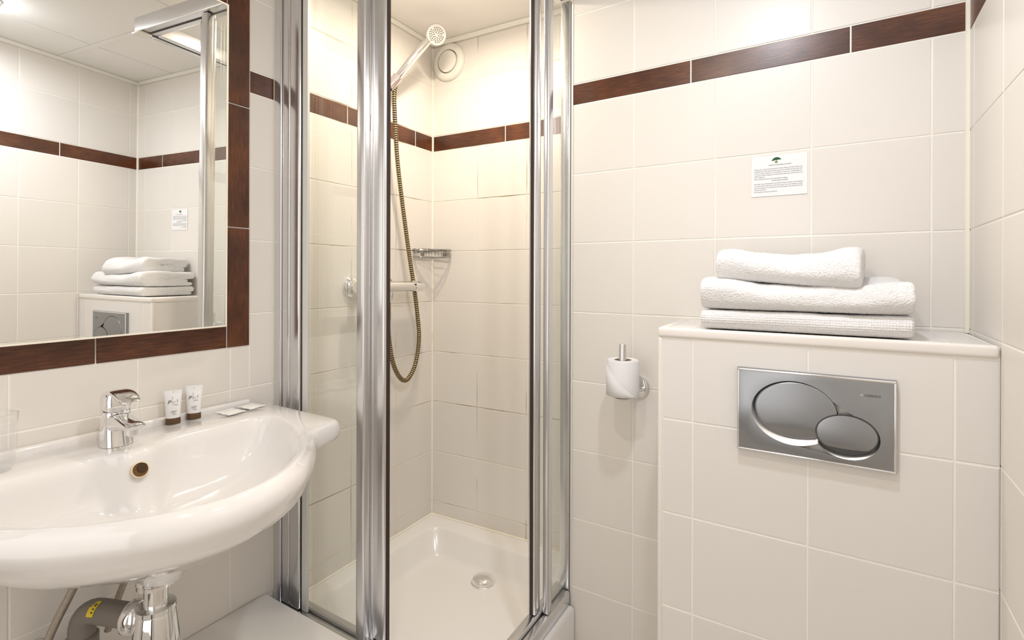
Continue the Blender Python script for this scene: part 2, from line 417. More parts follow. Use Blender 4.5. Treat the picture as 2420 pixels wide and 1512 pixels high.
# coving strips along the ceiling edge
t1 = structure(box('trim_1', (0.0, .012, YB, .0, CEIL-.016, CEIL), 'plastic', bev=.003), 'thin white strip between left wall and ceiling', 'trim')
t2 = structure(ob('trim_2', box('tmp', (0.012, XC-.001, -.014, -.0005, CEIL-.018, CEIL), 'plastic', bev=.003).data, None, None, Matrix.Rotation(ANG, 4, 'Z')), 'thin white strip between shower rear wall and ceiling', 'trim')
bpy.data.objects.remove(bpy.data.objects['tmp'])
t3 = structure(box('trim_3', (XC, XR-.012, YT-.012, YT, CEIL-.016, CEIL), 'plastic', bev=.003), 'thin white strip between cistern wall and ceiling', 'trim')
t4 = structure(ob('trim_4', box('tmp', (-.012, -.0002, -1.83, -.0, CEIL-.016, CEIL), 'plastic', bev=.003).data, None, None, RMX), 'thin white strip between right wall and ceiling', 'trim')
bpy.data.objects.remove(bpy.data.objects['tmp'])
# rounded edge strip on the outer corner of the cistern wall, silicone in the corners
def vstrip(name, x, y, r, z0, z1, a0, a1, material, label):
    pts = [(x, y)] + [(x+r*math.cos(a0+(a1-a0)*k/6), y+r*math.sin(a0+(a1-a0)*k/6)) for k in range(7)]
    vs, fs = loft([[(p[0], p[1], z) for p in pts] for z in (z0, z1)])
    return structure(ob(name, fixn(me(name, vs, fs, smooth=True, angle=40)), material), label, 'trim')
vstrip('trim_5', XC+.0075, YT+.0075, .0085, .0, CEIL-.016, math.pi, 1.5*math.pi, 'plastic', 'white rounded edge strip beside the shower opening')
vstrip('trim_6', XR, YT, .0065, .99, CEIL-.016, math.pi, 1.5*math.pi, 'silicone', 'silicone bead in the corner above the cistern box')
vstrip('trim_7', .0, .0, .005, .17, CEIL-.018, -math.pi/2, 0, 'silicone', 'silicone bead in the rear corner of the shower')
vstrip('trim_8', .0, -.6695, .0032, .0, CEIL-.016, -math.pi/2, math.pi/2, 'plastic', 'white vertical joint strip on left wall beside the shower frame')

# ------------------------------------------------------------------ ceiling lamps
def ceiling_lamp(x, y, watts, col, label):
    t = thing('ceiling_lamp', label, 'ceiling lamp', (x, y, CEIL), group=None)
    lathe('lamp_base', [(.001, .0), (.048, .0), (.048, -.008), (.044, -.010), (.001, -.010)], (0, 0, 0), (0, 0, 1), 'steel_l', t, seg=40)
    lathe('opal_dome', [(.042, -.010), (.041, -.018), (.034, -.026), (.020, -.031), (.0005, -.033)], (0, 0, 0), (0, 0, 1), 'lens', t, seg=36)
    ld = bpy.data.lights.new('lamp_light', 'POINT'); ld.shadow_soft_size = .03; ld.energy = watts*.15; ld.color = col
    lo = bpy.data.objects.new('lamp_light', ld); COL.objects.link(lo); lo.parent = t; lo.location = (0, 0, -.072)
    la = bpy.data.lights.new('lamp_light', 'AREA'); la.shape = 'DISK'; la.size = .06; la.energy = watts; la.color = col
    lo = bpy.data.objects.new('lamp_light', la); COL.objects.link(lo); lo.parent = t; lo.location = (0, 0, -.038)
for d in CEILING_LAMPS: ceiling_lamp(*d)

# ------------------------------------------------------------------ mirror with brown tile frame
def mirror():
    t = thing('wall_mirror', 'large wall mirror in a frame of brown wood-look tiles above the washbasin', 'mirror', (0, -1.06, MIR[2]))
    P = pl(t)
    y0, y1, z0, z1 = MIR; fw = .0595
    # frame tiles (proud of the wall tiles by a hair), in world space
    def ft(a, b, c, d, rot=False):
        o = put_tile(t, V((0.0022, 0, 0))-V(t.location), (0, 1, 0), (0, 0, 1), a, b, c, d, name='frame_tile', material='wood', rot=rot)
    zz = [z0, 1.222, 1.5395, z1]
    for a, b in zip(zz[:-1], zz[1:]):
        ft(y1-fw, y1, a, b, True); ft(y0, y0+fw, a, b, True)
    yy = [y0+fw, -1.0715, y1-fw]
    for a, b in zip(yy[:-1], yy[1:]):
        ft(a, b, z0, z0+fw); ft(a, b, z1-fw, z1)
    # mirror board: leans slightly away from the wall towards the camera side
    th, tl = math.radians(3.2), math.radians(.443)
    n = V((math.cos(th)*math.cos(tl), math.sin(th)*math.cos(tl), -math.sin(tl))); p0 = V((.03, -.80, 1.35))
    def onp(y, z): return V((p0.x - (n.y*(y-p0.y)+n.z*(z-p0.z))/n.x, y, z))
    ya, yb, za, zb = -1.318, -.8195, .9745, 1.7665
    F = [onp(ya, za), onp(yb, za), onp(yb, zb), onp(ya, zb)]
    B = [V((.003, -1.318, za+.0)), V((.003, -.8035+.0, za)), V((.003, -.8035, zb+.02)), V((.003, -1.318, zb+.02))]
    B2 = [p - n*.004 for p in F]
    ob('mirror_backing', fixn(me('mirror_backing', B+B2, [(0, 1, 2, 3), (4, 5, 6, 7), (0, 1, 5, 4), (1, 2, 6, 5), (2, 3, 7, 6), (3, 0, 4, 7)])), 'edge', t, P)
    ob('mirror_glass', fixn(me('mirror_glass', [p-n*.0038 for p in F]+F, [(0, 1, 2, 3), (4, 5, 6, 7), (0, 1, 5, 4), (1, 2, 6, 5), (2, 3, 7, 6), (3, 0, 4, 7)])), 'mirror', t, P)
    # cream edge strip round the glass
    e = .0036
    for (a, b, c, d) in ((ya-e, yb+e, za-e, za), (ya-e, yb+e, zb, zb+e), (yb, yb+e, za, zb), (ya-e, ya, za, zb)):
        q = [onp(a, c), onp(b, c), onp(b, d), onp(a, d)]
        ob('edge_strip', fixn(me('edge_strip', [p-n*.004 for p in q]+[p+n*.0012 for p in q], [(0, 1, 2, 3), (4, 5, 6, 7), (0, 1, 5, 4), (1, 2, 6, 5), (2, 3, 7, 6), (3, 0, 4, 7)])), 'edge', t, P)
mirror()

# ------------------------------------------------------------------ cistern box
def cistern():
    t = thing('cistern_box', 'tiled box for the toilet cistern under the folded towels', 'cistern box', (1.26, -.33, 0))
    P = pl(t); x0, x1, yf, zt = 1.0, 1.5300, -.445, .990
    T = -V(t.location)
    vs = [(x0+GR, yf+GR, 0), (x1, yf+GR, 0), (x1+.006, YT-.001, 0), (x0+GR, YT-.001, 0)]
    vs += [(a, b, zt-.0012) for a, b, c in vs]
    ob('box_core', fixn(me('box_core', vs, [(0, 1, 2, 3), (4, 5, 6, 7), (0, 1, 5, 4), (1, 2, 6, 5), (2, 3, 7, 6), (3, 0, 4, 7)])), 'grout', t, P)
    us = [x0+.007, 1.068, 1.271, 1.476, x1+.0008]; zs = [0.0]+[ZJ[0]]+[.2095, .4075, .6045, .8005, .970]
    for a, b in zip(us[:-1], us[1:]):
        for c, d in zip(zs[:-1], zs[1:]):
            put_tile(t, T+V((0, yf, 0)), (1, 0, 0), (0, 0, 1), a, b, c, d, material='tile_white')
    for c, d in zip(zs[:-1], zs[1:]):                           # left side, seen in the mirror
        put_tile(t, T+V((x0, 0, 0)), (0, -1, 0), (0, 0, 1), -YT, -YT+.03, c, d, material='tile_white')
        put_tile(t, T+V((x0, 0, 0)), (0, -1, 0), (0, 0, 1), -YT+.03, -yf-.007, c, d, material='tile_white')
    ys = [yf+.016, YT-.001]
    for a, b in zip([x0+.014, 1.068, 1.271, 1.476], [1.068, 1.271, 1.476, x1]):
        put_tile(t, T+V((0, 0, zt)), (1, 0, 0), (0, 1, 0), a, b, ys[0], ys[1], material='tile_white')
    # rounded edge strips
    def strip(name, b):
        bm = bmesh.new(); add_box(bm, *b, bev=.006, seg=4)
        ob(name, bmm(name, bm, True, 60), 'plastic_w', t, P)
    strip('edge_strip', (x0-.003, x1-.0005, yf-.004, yf+.014, zt-.019, zt+.002))
    strip('edge_strip', (x0-.004, x0+.0135, yf+.012, YT-.001, zt-.019, zt+.002))
    strip('edge_strip', (x0-.003, x0+.008, yf-.003, yf+.010, 0.002, zt-.019))
M['plastic_w'] = mat('white_edge_strip', (0.86, 0.82, 0.78), rough=0.18)
cistern()

# ------------------------------------------------------------------ flush plate
def flush():
    cx, cz, yf = 1.2765, .845, -.445
    t = thing('flush_plate', 'brushed steel dual flush plate with two oval buttons', 'flush plate', (cx, yf, cz))
    w, h, d = .247, .157, .012
    big = (-.0265, .008); small = (.0525, -.0225)
    A, Bb = (.067, .0525), (.0455, .0335)
    q0 = V((.0215, -.012)); NN = 160
    def rell(c, a_, b_, an):
        dx, dz = math.cos(an), math.sin(an); lo, hi = 0.0, .3
        for _ in range(40):
            m_ = (lo+hi)/2
            if ((q0.x+m_*dx-c[0])/a_)**2+((q0.y+m_*dz-c[1])/b_)**2 < 1: lo = m_
            else: hi = m_
        return lo
    def union(E1, E2, y):
        out = []
        for k in range(NN):
            an = 2*math.pi*k/NN; r = max(rell(*E1, an), rell(*E2, an)); out.append((q0.x+r*math.cos(an), y, q0.y+r*math.sin(an)))
        return out
    outl = union(((big[0]-.002, big[1]-.005), A[0]+.0028, A[1]+.0062), ((small[0]+.001, small[1]-.0045), Bb[0]+.0022, Bb[1]+.0058), -d)
    inl = union((big, A[0]+.0006, A[1]+.0006), (small, Bb[0]+.0006, Bb[1]+.0006), -d+.0075)
    # pressed plate: flat face with an opening, rounded outer edge, sides
    bm = bmesh.new()
    def rr(i, y): return [bm.verts.new(p) for p in ((-w/2+i, y, -h/2+i), (w/2-i, y, -h/2+i), (w/2-i, y, h/2-i), (-w/2+i, y, h/2-i))]
    R_ = [rr(0, 0), rr(0, -d+.003), rr(.001, -d+.001), rr(.003, -d)]
    for A_, B_ in zip(R_[:-1], R_[1:]):
        for k in range(4): bm.faces.new((A_[k], A_[(k+1) % 4], B_[(k+1) % 4], B_[k]))
    ov = [bm.verts.new(p) for p in outl]
    es = [bm.edges.get((R_[-1][k], R_[-1][(k+1) % 4])) for k in range(4)] + [bm.edges.new((ov[k], ov[(k+1) % NN])) for k in range(NN)]
    bmesh.ops.triangle_fill(bm, edges=es, use_beauty=True)
    oc = set(ov)
    for f in list(bm.faces):
        if all(v in oc for v in f.verts): bm.faces.remove(f)
    bmesh.ops.recalc_face_normals(bm, faces=bm.faces)
    ob('plate', bmm('plate', bm, True, 30), 'steel', t)
    vs, fs = loft([outl, inl], False, False)
    dish = ob('button_recess', me('button_recess', vs, fs, smooth=True), 'dish', t)
    for f in dish.data.polygons: pass
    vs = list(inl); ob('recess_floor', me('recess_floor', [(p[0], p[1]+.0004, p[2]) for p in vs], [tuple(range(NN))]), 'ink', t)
    for b in ((-w/2+.001, w/2-.001, -d-.0006, -d+.003, h/2-.0045, h/2-.0005), (-w/2+.001, w/2-.001, -d-.0006, -d+.003, -h/2+.0005, -h/2+.004), (w/2-.0042, w/2-.0006, -d-.0006, -d+.003, -h/2+.004, h/2-.0045), (-w/2+.0006, -w/2+.0035, -d-.0006, -d+.003, -h/2+.004, h/2-.0045)):
        box('rim', b, 'steel_l', t, bev=.001, seg=2)
    def button(c, a, b_, lift, label):
        # pad, top edge level with the plate, lower edge rolling back into the recess
        n = 72; rings = []
        for s_, dd in ((.985, -.0072), (.985, -.001), (.975, .0)): rings.append((s_, dd))
        for s_ in (.93, .86, .75, .6, .4, .2, .02): rings.append((s_, .0016*(1-s_*s_)))
        out = []
        for s_, dd in rings:
            r = []
            for k in range(n):
                an = 2*math.pi*k/n; x = a*s_*math.cos(an); z = b_*s_*math.sin(an)
                v_ = max(0.0, -z/b_-.55)/.45
                roll_ = .0048*v_*v_ if dd > -.005 else 0
                r.append((c[0]+x, -d-lift-dd+roll_, c[1]+z))
            out.append(r)
        vs, fs = loft(out); o = ob('flush_button', fixn(me('flush_button', vs, fs, smooth=True, angle=60)), 'steel', t); o['label'] = label
        return o
    button(big, A[0], A[1], 0.0, 'large oval steel flush button')
    vs = [(small[0]+(Bb[0]+.001)*math.cos(2*math.pi*k/72), 0, small[1]+(Bb[1]+.001)*math.sin(2*math.pi*k/72)) for k in range(72)]
    sb = button(small, Bb[0], Bb[1], .0022, 'small oval steel flush button')
    vs, fs = loft([[(p[0], y, p[2]) for p in vs] for y in (-d+.004, -d-.0018)])
    ob('button_gap', fixn(me('button_gap', vs, fs)), 'ink', sb)
    RX = Matrix.Rotation(math.radians(90), 4, 'X')
    text('brand_lettering', '\u25A0GEBERIT' if False else 'GEBERIT', .0058, 'ink', t, Matrix.Translation((.078, -d-.0004, .0475)) @ RX, width=.0235)
    box('brand_mark', (.0725, .0762, -d-.0004, -d, .0477, .0515), 'ink_l', t)
flush()

# ------------------------------------------------------------------ towels
def towel(name, label, x0, x1, yfront, yback, z0, hts, layers, material, mtx, seed, droop=0.0, wob=.004, endround=True, defo=None):
    """folded towel: one thick sheet folded back and forth; path in (y,z), extruded along x"""
    H = hts; tk = H/layers
    # centreline of the sheet
    path = []
    yb = yback; yf = yfront
    r = H/2 - tk/2
    nL = 10
    for k in range(nL+1): path.append((yb + (yf+H/2-yb)*k/nL, tk/2))                  # bottom, to the front
    for k in range(1, 12): a = -math.pi/2 - math.pi*k/12; path.append((yf+H/2 + r*math.cos(a), H/2 + r*math.sin(a)))   # big front fold
    for k in range(nL+1): path.append((yf+H/2 + (yb-.004-yf-H/2)*k/nL, H-tk/2))     # top, to the back
    ri = tk*.52
    if layers >= 3:
        yb2 = yb-.004
        for k in range(1, 8): a = math.pi/2 - math.pi*k/8; path.append((yb2 + ri*math.cos(a), H-tk/2-ri + ri*math.sin(a)))
        for k in range(nL+1): path.append((yb2 + (yf+H*.5+.012-yb2)*k/nL, H-tk/2-2*ri))
        if layers >= 4:
            ye = yf+H*.5+.012
            for k in range(1, 8): a = math.pi/2 + math.pi*k/8; path.append((ye + ri*.9*math.cos(a), H-tk/2-2*ri-ri*.9+ri*.9*math.sin(a)))
            for k in range(nL+1): path.append((ye + (yb-.02-ye)*k/nL, H-tk/2-3.8*ri))
    # offset polygon
    n = len(path); top = []; bot = []
    hw = tk*.47
    for i in range(n):
        a = path[max(i-1, 0)]; b = path[min(i+1, n-1)]
        ty, tz = b[0]-a[0], b[1]-a[1]; l = math.hypot(ty, tz) or 1
        ny, nz = -tz/l, ty/l
        top.append((path[i][0]+ny*hw, path[i][1]+nz*hw)); bot.append((path[i][0]-ny*hw, path[i][1]-nz*hw))
    ring = top + list(reversed(bot))
    NX = 64; rings = []
    cy = (yf+yb)/2
    for i in range(NX+1):
        u = i/NX; x = x0+(x1-x0)*u
        e = min(u, 1-u)*(x1-x0)
        sh = 1.0 if e > .016 or not endround else .80+.20*math.sqrt(max(0, 1-(1-e/.016)**2))
        rr = []
        for (y, z) in ring:
            zz = H/2 + (z-H/2)*sh; yy = cy + (y-cy)*(1-(1-sh)*.12)
            p = V((x, yy, zz))
            nn = noise.noise(V((x*9+seed, yy*9, zz*4)))*wob + noise.noise(V((x*28+seed, yy*26, zz*22)))*wob*.45
            lift = droop*math.sin(u*math.pi)*zz/H
            fl = zz/H
            p.z = max(zz + nn*fl + lift*1.0, 0.0004 if zz < tk else -1)
            p.y += noise.noise(V((x*7+seed+5, zz*30, 1)))*wob*.9
            if defo: p = defo(p, u, (yy-yf)/(yb-yf), zz/H)
            rr.append(p)
        rings.append(rr)
    vs, fs = loft(rings)
    o = ob(name, fixn(me(name, vs, fs, smooth=True, angle=70)), material, None, mtx)
    md = o.modifiers.new('sub', 'SUBSURF'); md.levels = 1; md.render_levels = 1
    tx = bpy.data.textures.new('pile', 'CLOUDS'); tx.noise_scale = .0032; tx.noise_depth = 1
    md2 = o.modifiers.new('pile', 'DISPLACE'); md2.texture = tx; md2.strength = .0022 if material == 'terry' else .0012; md2.mid_level = .5
    return tag(o, label, 'towel', 'folded white towels stacked on the cistern box')
def towels():
    zt = .9925
    towel('folded_towel', 'white waffle-weave folded bath towel, bottom of the stack', -.1745, .1745, -.115, .10, 0, .040, 3, 'waffle', Matrix.Translation((1.2535, -.330, zt)), 1.0, wob=.003)
    def g(x, c, w_): return math.exp(-((x-c)/w_)**2)
    def d_mid(p, u, v, h):
        fr = max(0.0, 1-v*2.2)
        p.z += h*(-.016*g(u, .58, .24)*fr + .004*g(u, .05, .15) + .004*g(u, .92, .10)); p.y -= .006*g(u, .9, .2)*fr
        return p
    def d_top(p, u, v, h):
        fr = max(0.0, 1-v*1.6)
        p.z += -.014*u*fr + h*(.010*g(u, .04, .22)-.006*g(u, .45, .25)+.010*g(u, .95, .13)) - .012*fr*max(0, u-.3)
        p.y -= .004*math.sin(u*9)*h
        return p
    towel('folded_towel', 'white terry folded bath towel, middle of the stack', -.1765, .1745, -.116, .10, 0, .059, 4, 'terry', Matrix.Translation((1.2545, -.330, zt+.0398)), 5.0, wob=.008, defo=d_mid)
    towel('folded_towel', 'small white terry folded hand towel, top of the stack', -.124, .124, -.104, .085, 0, .058, 3, 'terry', Matrix.Translation((1.239, -.332, zt+.0985)) @ Matrix.Rotation(math.radians(-6), 4, 'Z'), 9.0, wob=.009, defo=d_top)
towels()

# ------------------------------------------------------------------ toilet roll holder and roll
def roll():
    cx, cy = .865, -.282
    t = thing('toilet_roll_holder', 'chrome toilet roll holder on the wall beside the cistern box', 'toilet roll holder', (cx, YT, .80))
    P = pl(t)
    lathe('rosette', [(.03, 0), (.03, .005), (.024, .009), (.01, .0095)], (.884, YT, .808), (0, -1, 0), 'chrome', t, 40, P)
    path = spline([(.884, YT-.005, .808), (.882, YT-.035, .800), (.873, cy+.012, .790), (.865, cy, .7905)], 18)
    sweep('arm', path, .0075, 'chrome', t, 14, P)
    lathe('spindle', [(.018, -.004), (.026, .0), (.018, .004), (.0095, .007), (.0095, .132), (.0085, .134), (.001, .134)], (cx, cy, .793), (0, 0, 1), 'steel_l', t, 32, P)
    r = thing('toilet_roll', 'white toilet paper roll with a folded end on the chrome holder', 'toilet roll', (cx, cy, .80))
    z0, z1 = .801, .888
    seg = 56; R0, R1 = .0405, .0215
    c = (cx+.002, cy-.004)
    def cyl(rad, z): return [(c[0]+rad*math.cos(2*math.pi*k/seg), c[1]+rad*math.sin(2*math.pi*k/seg), z) for k in range(seg)]
    rings = [cyl(R1, z0), cyl(R0-.002, z0), cyl(R0, z0+.002), cyl(R0, z1-.003), cyl(R0-.0025, z1), cyl(R1, z1), cyl(R1, z0)]
    vs, fs = loft(rings, False, False)
    ob('paper', fixn(me('paper', vs, fs, smooth=True, angle=40)), 'tissue', r, pl(r))
    rings = [cyl(R1-.0003, z0+.001), cyl(R1-.0003, z1-.0006), cyl(R1-.0016, z1-.0006), cyl(R1-.0016, z0+.001), cyl(R1-.0003, z0+.001)]
    vs, fs = loft(rings, False, False)
    ob('core', fixn(me('core', vs, fs, smooth=True, angle=40)), 'card_core', r, pl(r))
    # folded triangular end, wrapped over the front of the roll
    vs = []; fs = []; n = 16
    a0, a1 = math.radians(196), math.radians(330)
    for i in range(n+1):
        s = i/n; a = a0+(a1-a0)*s
        rr = R0+.0012+.0035*s*s
        ztop = z1-.004 - (z1-z0-.004)*s**1.15
        zb = z0-.001
        for z in (zb, (zb+ztop)/2, ztop): vs.append((c[0]+rr*math.cos(a), c[1]+rr*math.sin(a), z))
    for i in range(n):
        for k in range(2): fs.append((i*3+k, (i+1)*3+k, (i+1)*3+k+1, i*3+k+1))
    o = ob('paper_flap', me('paper_flap', vs, fs, smooth=True), 'tissue', r, pl(r))
    so = o.modifiers.new('thick', 'SOLIDIFY'); so.thickness = .0007
roll()

# ------------------------------------------------------------------ notice card
def card():
    x0, x1, z0, z1 = 1.1525, 1.2665, 1.2855, 1.3795
    t = thing('notice_card', 'laminated white notice card with a green tree on the cistern wall', 'notice card', (x0, YT-.0006, z0))
    w, h = x1-x0, z1-z0
    box('card', (0, w, -.0008, 0, 0, h), 'paper', t, bev=.0003)
    RX = Matrix.Rotation(math.radians(90), 4, 'X')
    def poly(name, pts, material, y=-.0011):
        n = len(pts); vs = [(p[0], y, p[1]) for p in pts]
        ob(name, me(name, vs, [tuple(range(n))]), material, t)
    cxx = w*.455; cz = h*.895
    crown = [(-.0098, -.003), (-.0075, .0005), (-.004, .0036), (0, .0047), (.004, .0042), (.008, .0017), (.0102, -.0002), (.0095, -.0012), (.004, -.0016), (-.002, -.0018), (-.006, -.003)]
    poly('tree_crown', [(cxx+a, cz+b) for a, b in crown], 'green')
    poly('tree_trunk', [(cxx-.0006, cz-.0055), (cxx+.0008, cz-.0055), (cxx+.0006, cz-.001), (cxx-.0004, cz-.001)], 'green')
    poly('tree_pot', [(cxx-.0035, cz-.0048), (cxx-.0028, cz-.0085), (cxx+.002, cz-.0088), (cxx+.0040, cz-.0052), (cxx+.001, cz-.0042)], 'olive')
    lines = [(.52, "POUR NOTRE BELLE PLANETE", .745, .048, 'C'),
             (0, "Chaque jour, des tonnes de lessive et des millions de litres d'eau sont", .660, .86, 'J'),
             (0, "employes pour laver des serviettes qui ne sont utilisees qu'une seule fois.", .612, .86, 'J'),
             (0, "Si vous voulez utiliser vos serviettes a nouveau, suspendez-les,", .564, .85, 'J'),
             (0, "suspendez. Nous changerons uniquement celles qui sont par terre ou", .516, .86, 'J'),
             (0, "dans la baignoire.", .468, .2, 'J'),
             (0, "Nous sommes heureux de vous proposer ce geste.", .42, .6, 'J'),
             (.5, "SAVE OUR PLANET", .365, .3, 'C'),
             (0, "Each day, tons of detergent and millions litres of water are employed", .300, .86, 'J'),
             (0, "to wash towels which are used once only. If you can agree to keep", .252, .86, 'J'),
             (0, "them once again, do it themselves and we'll change only the towels found", .204, .86, 'J'),
             (0, "laid down on the floor.", .156, .22, 'J'),
             (0, "We are glad to preserve this Nature.", .104, .42, 'J')]
    for _, s, fz, fw, al in lines:
        ww = w*(fw if fw > .06 else .4)
        xx = w*.055 if al == 'J' else w*.52-ww/2
        o = text('text_line', s, .0037, 'ink', t, Matrix.Translation((xx, -.00115, fz*h)) @ RX, width=ww)
card()

# ------------------------------------------------------------------ shower tray
def tray():
    t = thing('shower_tray', 'white square shower tray in the corner niche', 'shower tray', (.34, -.34, 0))
    P = pl(t)
    x0, x1, y0, y1, zt = .002, .704, -.694, -.002, .166
    n = 24
    def rrect(ax0, ax1, ay0, ay1, r, z):
        pts = []
        for (cx, cy, a) in ((ax1-r, ay1-r, 0), (ax0+r, ay1-r, 90), (ax0+r, ay0+r, 180), (ax1-r, ay0+r, 270)):
            for k in range(n//4+1):
                an = math.radians(a+90*k/(n//4)); pts.append((cx+r*math.cos(an), cy+r*math.sin(an), z))
        return pts
    def outer(z, i=0.0):
        p = rrect(x0+i, x1-i, y0+i, y1-i, .006, z)
        # notch round the corner of the cistern wall
        return [((min(q[0], XC-.003) if q[1] > YT-.012 else q[0]), q[1], q[2]) for q in p]
    def out2(z, i=0.0):
        # insert the notch as extra points: same count kept by sampling edges
        pts = [(XC-.003, XC*math.tan(ANG)-.003), (x0+i, y1-i), (x0+i, y0+i), (x1-i, y0+i), (x1-i, YT-.006), (XC-.003, YT-.006)]
        return pts
    # outer skirt as prism, rim top filled between notch polygon and inner ring
    bm = bmesh.new()
    po = out2(zt)
    vb = [bm.verts.new((a, b, 0.0)) for a, b in po]; vm = [bm.verts.new((a, b, zt-.008)) for a, b in po]
    ctr = V((.34, -.34))
    vt = []
    for a, b in po:
        d = (ctr-V((a, b))).normalized()*.006; vt.append(bm.verts.new((a+d.x, b+d.y, zt)))
    for A, B in ((vb, vm), (vm, vt)):
        for i in range(6): bm.faces.new((A[i], A[(i+1) % 6], B[(i+1) % 6], B[i]))
    inner = [rrect(.056, .628, -.622, -.056, .06, zt), rrect(.0625, .6215, -.6155, -.0625, .058, zt-.003), rrect(.066, .618, -.612, -.066, .057, zt-.010),
             rrect(.098, .59, -.584, -.098, .06, .100), rrect(.106, .582, -.576, -.106, .06, .0905), rrect(.118, .57, -.564, -.118, .06, .0865), rrect(.14, .55, -.545, -.14, .06, .086)]
    iv = [[bm.verts.new(p) for p in r] for r in inner]
    m = len(inner[0])
    for A, B in zip(iv[:-1], iv[1:]):
        for i in range(m): bm.faces.new((A[i], A[(i+1) % m], B[(i+1) % m], B[i]))
    bm.faces.new(iv[-1])
    es = []
    for L_ in (vt, iv[0]):
        for i in range(len(L_)):
            e = bm.edges.get((L_[i], L_[(i+1) % len(L_)])) or bm.edges.new((L_[i], L_[(i+1) % len(L_)]))
            es.append(e)
    bmesh.ops.bridge_loops if False else None
    bmesh.ops.triangle_fill(bm, edges=es, use_beauty=True)
    # drop any faces that fill the basin opening at rim height
    for f in list(bm.faces):
        c = f.calc_center_median()
        if abs(c.z-zt) < 1e-4 and .075 < c.x < .61 and -.605 < c.y < -.075: bm.faces.remove(f)
    bmesh.ops.recalc_face_normals(bm, faces=bm.faces)
    ob('tray_shell', bmm('tray_shell', bm, True, 50), 'tray', t, P)
    bx, by = .347, -.150
    lathe('drain_flange', [(.040, 0), (.040, .0015), (.037, .003), (.03, .003)], (bx, by, .086), (0, 0, 1), 'chrome', t, 40, P)
    d = lathe('drain_cover', [(.0365, .003), (.037, .008), (.034, .0145), (.025, .0195), (.012, .0218), (.0005, .0223)], (bx, by, .086), (0, 0, 1), 'chrome', t, 40, P)
    d['label'] = 'domed chrome drain cover'
    # silicone along the walls
    sweep('sealant', [(.003, -.64, zt+.001), (.003, -.005, zt+.001)], .0045, 'silicone', t, 8, P)
    sweep('sealant', [(.004, -.003, zt+.001), (.67, .67*math.tan(ANG)-.003, zt+.001)], .0045, 'silicone', t, 8, P)
tray()

# ------------------------------------------------------------------ shower enclosure
ZR0, ZR1 = .215, 1.885
def prof(name, b, parent, P, material='alu', bev=.0045):
    bm = bmesh.new(); add_box(bm, *b, bev=bev, seg=3)
    return ob(name, bmm(name, bm, True, 60), material, parent, P)
def enclosure():
    t = thing('shower_enclosure', 'fixed aluminium framed glass corner enclosure around the shower tray', 'shower enclosure', (.34, -.66, .166))
    P = pl(t)
    # bottom and top rails, two legs of an L
    zb = .1665
    prof('bottom_rail', (.032, .690, -.678, -.656, zb, .205), t, P); prof('bottom_rail', (.032, .650, -.654, -.632, zb, .213), t, P)
    prof('bottom_rail', (.668, .690, -.655, -.214, zb, .205), t, P); prof('bottom_rail', (.640, .6665, -.631, -.20, zb, .213), t, P)
    box('rail_gap', (.034, .66, -.6565, -.6535, zb, .2), 'alu_dark', t, mtx=P); box('rail_gap', (.6663, .6683, -.655, -.22, zb, .2), 'alu_dark', t, mtx=P)
    prof('top_rail', (.002, .690, -.680, -.628, ZR1, 1.932), t, P, bev=.003); prof('top_rail', (.638, .690, -.627, -.214, ZR1, 1.932), t, P, bev=.003)
    box('rail_gap', (.03, .66, -.656, -.650, ZR1-.0012, ZR1+.001), 'alu_dark', t, mtx=P)
    box('rail_gap', (.659, .665, -.65, -.22, ZR1-.0012, ZR1+.001), 'alu_dark', t, mtx=P)
    bm = bmesh.new(); add_box(bm, .652, .697, -.686, -.645, ZR1-.008, ZR1-.0005, bev=.003, seg=2)
    ob('corner_cap', bmm('corner_cap', bm, True), 'plastic', t, P)
    # wall profiles on the left wall (stepped channels)
    prof('wall_profile', (.0035, .034, -.674, -.640, zb, ZR1-.001), t, P, bev=.003)
    box('profile_gap', (.0335, .0355, -.668, -.645, .21, ZR1-.001), 'alu_dark', t, mtx=P)
    prof('wall_profile', (.035, .066, -.670, -.646, .206, ZR1-.001), t, P, bev=.004)
    box('profile_gap', (.0655, .0685, -.664, -.650, .21, ZR1-.001), 'alu_dark', t, mtx=P)
    prof('panel_frame', (.068, .110, -.671, -.650, .206, ZR1-.001), t, P, bev=.006)
    box('profile_gap', (.1098, .1135, -.6655, -.655, .206, ZR1-.001), 'alu_dark', t, mtx=P)
    box('glass_seal', (.1135, .134, -.6635, -.657, .206, ZR1-.001), 'seal', t, mtx=P)
    box('fixed_pane', (.134, .332, -.6625, -.6575, .206, ZR1), 'glass', t, mtx=P)
    prof('panel_post', (.3315, .359, -.674, -.652, .206, ZR1-.001), t, P, bev=.005)
    # side towards the cistern wall
    prof('panel_post', (.667, .6845, -.341, -.316, .206, ZR1-.001), t, P, bev=.004)
    box('fixed_pane', (.673, .678, -.316, -.214, .206, ZR1), 'glass', t, mtx=P)
    prof('wall_profile', (.655, .6845, -.212, -.185, zb, ZR1-.001), t, P, bev=.003)
M['seal'] = mat('milky_glass_seal', (0.72, 0.73, 0.70), rough=0.25)
enclosure()
